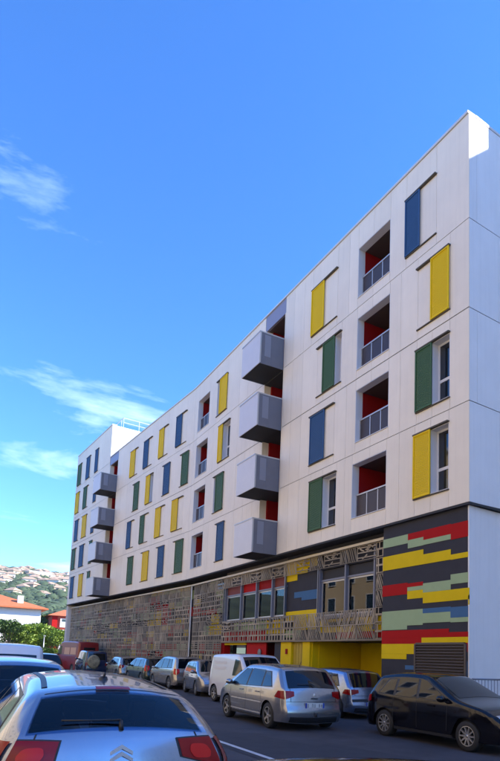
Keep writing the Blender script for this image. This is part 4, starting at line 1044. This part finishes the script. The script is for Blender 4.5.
# --- black hatchback facing right
POLO = [(.10, .20), (.02, .30), (.0, .46), (.045, .60), (.07, .78), (.13, .97), (.42, 1.36), (.56, 1.44), (1.1, 1.50), (1.6, 1.51), (2.12, 1.45), (3.02, 1.02), (3.65, .88), (4.02, .72), (4.18, .52), (4.16, .30), (4.05, .20)]
PWH = [[(.60, 1.02), (1.08, .99), (1.10, 1.36), (.84, 1.34)], [(1.16, .99), (1.86, .97), (1.80, 1.40), (1.18, 1.39)], [(1.94, .97), (2.82, .97), (2.08, 1.36), (1.88, 1.40)]]
c = Car('parked_car', 'black five door hatchback at the right edge, nose pointing out of the picture', 'car', 9.86, 11.55, 3.12, 'black', L=3.97, Wd=1.68, H=1.46, wheels=(.78, 3.33), spokes=10, wr=.30, rb=(.98, 1.34), prof=POLO, ws=(1.05, 1.42))
c.common(PWH, mirror=(2.72, .98)); tail(c, .74, .92, .78, (.22, .16))
# --- white van facing the camera
c = Car('parked_van', 'small cream white panel van between two silver hatchbacks', 'van', 9.92, 21.35, math.pi, 'wht', L=4.15, Wd=1.74, H=1.79, prof=VAN, rb=(1.08, 1.56), ws=(1.12, 1.70), tumble=.86, belt=1.0, wheels=(.70, 3.30), spokes=6, wq=.93)
c.common([[(2.2, 1.05), (3.1, 1.05), (2.65, 1.60), (2.28, 1.64)]], hz=(.66, .86), handles=(2.35,), hand_z=.78); tail(c, .75, 1.15, .86, (.1, .06))
for sg in (1, -1):
    for z in (1.22, 1.42): c.side('vent_panel', [(.55, z), (1.65, z), (1.65, z+.10), (.55, z+.10)], sg, M['coping'], .006)
# --- silver blue hatch facing the camera, silver people carrier, green estate ...
MPV = [(.10, .22), (.02, .32), (.0, .48), (.04, .66), (.06, .85), (.12, 1.02), (.34, 1.50), (.50, 1.58), (1.2, 1.62), (1.9, 1.62), (2.5, 1.52), (3.35, 1.05), (3.85, .90), (4.08, .70), (4.17, .50), (4.15, .32), (4.05, .22)]
c = Car('parked_car', 'pale metallic hatchback parked nose to nose with the people carrier, facing the camera', 'car', 10.85, 26.5, math.pi+.16, 'silver', L=3.85, Wd=1.67, H=1.50, wheels=(.72, 3.2), spokes=7); c.common(SWH); tail(c, .72, .96, .78, (.2, .1))
c = Car('parked_car', 'pale people carrier with high roof and red lamps, left of the metallic hatchback', 'car', 10.85, 27.6, 0.0, 'beige', L=4.17, Wd=1.72, H=1.62, prof=MPV, rb=(1.04, 1.48), ws=(1.08, 1.50), spokes=6)
c.common([[(.55, 1.06), (1.1, 1.04), (1.12, 1.48), (.75, 1.46)], [(1.2, 1.04), (2.02, 1.02), (1.98, 1.52), (1.23, 1.50)], [(2.1, 1.02), (3.12, 1.0), (2.42, 1.46), (2.06, 1.52)]]); tail(c, .72, 1.02, .80, (.16, .1), 'lamp_red2'); c.plate('r', .55)
EST = [(.10, .22), (.02, .32), (.0, .48), (.05, .66), (.07, .85), (.12, .98), (.36, 1.36), (.52, 1.42), (1.2, 1.47), (2.2, 1.47), (2.8, 1.40), (3.6, .98), (4.1, .86), (4.35, .68), (4.45, .48), (4.42, .30), (4.32, .22)]
c = Car('parked_car', 'dark green estate with a red tail lamp, left of the people carrier', 'car', 10.85, 32.3, 0.0, 'dgreen', L=4.45, Wd=1.74, H=1.48, prof=EST, wheels=(.8, 3.5), spokes=7); c.common([[(.55, 1.0), (1.3, .98), (1.32, 1.36), (.75, 1.34)], [(1.4, .98), (2.3, .96), (2.25, 1.38), (1.43, 1.37)], [(2.4, .96), (3.35, .95), (2.65, 1.34), (2.35, 1.38)]]); tail(c, .72, 1.05, .84, (.2, .14), 'lamp_red2')
c = Car('parked_car', 'light grey hatchback between the green estate and the dark jeep', 'car', 10.75, 37.4, 0.0, 'beige', L=4.0, Wd=1.70, H=1.46, spokes=7); c.common(SWH); tail(c, .72, .96, .78, (.2, .1))
# jeep with spare wheel
SUV = [(.05, .30), (.0, .40), (.0, .60), (.02, .85), (.03, 1.05), (.10, 1.60), (.25, 1.68), (1.2, 1.72), (1.9, 1.72), (2.35, 1.65), (2.75, 1.12), (3.4, 1.02), (3.75, .90), (3.85, .62), (3.84, .45), (3.75, .32)]
c = Car('parked_car', 'dark blue off road car with a mottled spare wheel on its back door', 'car', 9.65, 42.6, 0.0, 'dblue', L=3.85, Wd=1.70, H=1.78, prof=SUV, rb=(1.12, 1.52), ws=(1.16, 1.62), tumble=.86, wheels=(.72, 3.1), wr=.35, spokes=6); c.common([[(.4, 1.12), (1.5, 1.12), (1.5, 1.58), (.5, 1.58)], [(1.6, 1.12), (2.55, 1.12), (2.25, 1.56), (1.65, 1.58)]], mirror=(2.5, 1.1)); tail(c, .70, .95, .86, (.05, .05))
b = MB(); vs = []
b.lathe([(.0, -.12), (.28, -.12), (.36, -.08), (.38, 0), (.36, .08), (.2, .1)], M['camo'], 24, (0, 0, 0), 'Y'); linkmesh('spare_wheel', b.mesh('spare_wheel'), c.root, (-.14, .25, 1.02), -math.pi/2).scale = (1.15, 1, 1.25)
# maroon van
RV = [(.08, .25), (.0, .40), (.0, .60), (.02, 1.2), (.05, 2.1), (.12, 2.3), (.4, 2.38), (2.0, 2.42), (3.3, 2.40), (3.8, 2.25), (4.5, 1.30), (4.95, 1.10), (5.1, .80), (5.12, .50), (5.0, .28)]
c = Car('parked_van', 'tall maroon van parked at the far end of the facade', 'van', 10.1, 47.4, -.16, 'maroon', L=5.6, Wd=1.85, H=2.5, prof=RV, rb=(1.5, 1.95), ws=(1.40, 2.15), tumble=.90, belt=1.2, wheels=(1.0, 4.2), wr=.34, spokes=6, qg=.6); c.common([[(3.4, 1.4), (4.3, 1.4), (3.85, 2.05), (3.45, 2.05)]], hz=(.7, .95), mirror=(4.2, 1.35)); tail(c, .9, 1.4, .88, (.06, .05))
for sg in (1, -1): c.side('side_window', [(.5, 1.45), (1.7, 1.45), (1.7, 2.0), (.5, 2.0)], sg, M['hw3'], .008); c.side('side_window', [(1.9, 1.45), (3.1, 1.45), (3.1, 2.0), (1.9, 2.0)], sg, M['hw3'], .008)

# ------------------------------------------------------------------ air
hm = bpy.data.materials.new('haze'); hm.use_nodes = True; hn = hm.node_tree; hn.nodes.clear()
ho = hn.nodes.new('ShaderNodeOutputMaterial'); hv = hn.nodes.new('ShaderNodeVolumePrincipled'); hv.inputs['Color'].default_value = (.92, .96, 1, 1); hv.inputs['Density'].default_value = .00016; hv.inputs['Anisotropy'].default_value = .3
hn.links.new(hv.outputs[0], ho.inputs['Volume'])
b = MB(); b.box(-900, 1200, -170, 1740, -1.2, 135, hm); tag(b.build('haze'), kind='stuff')
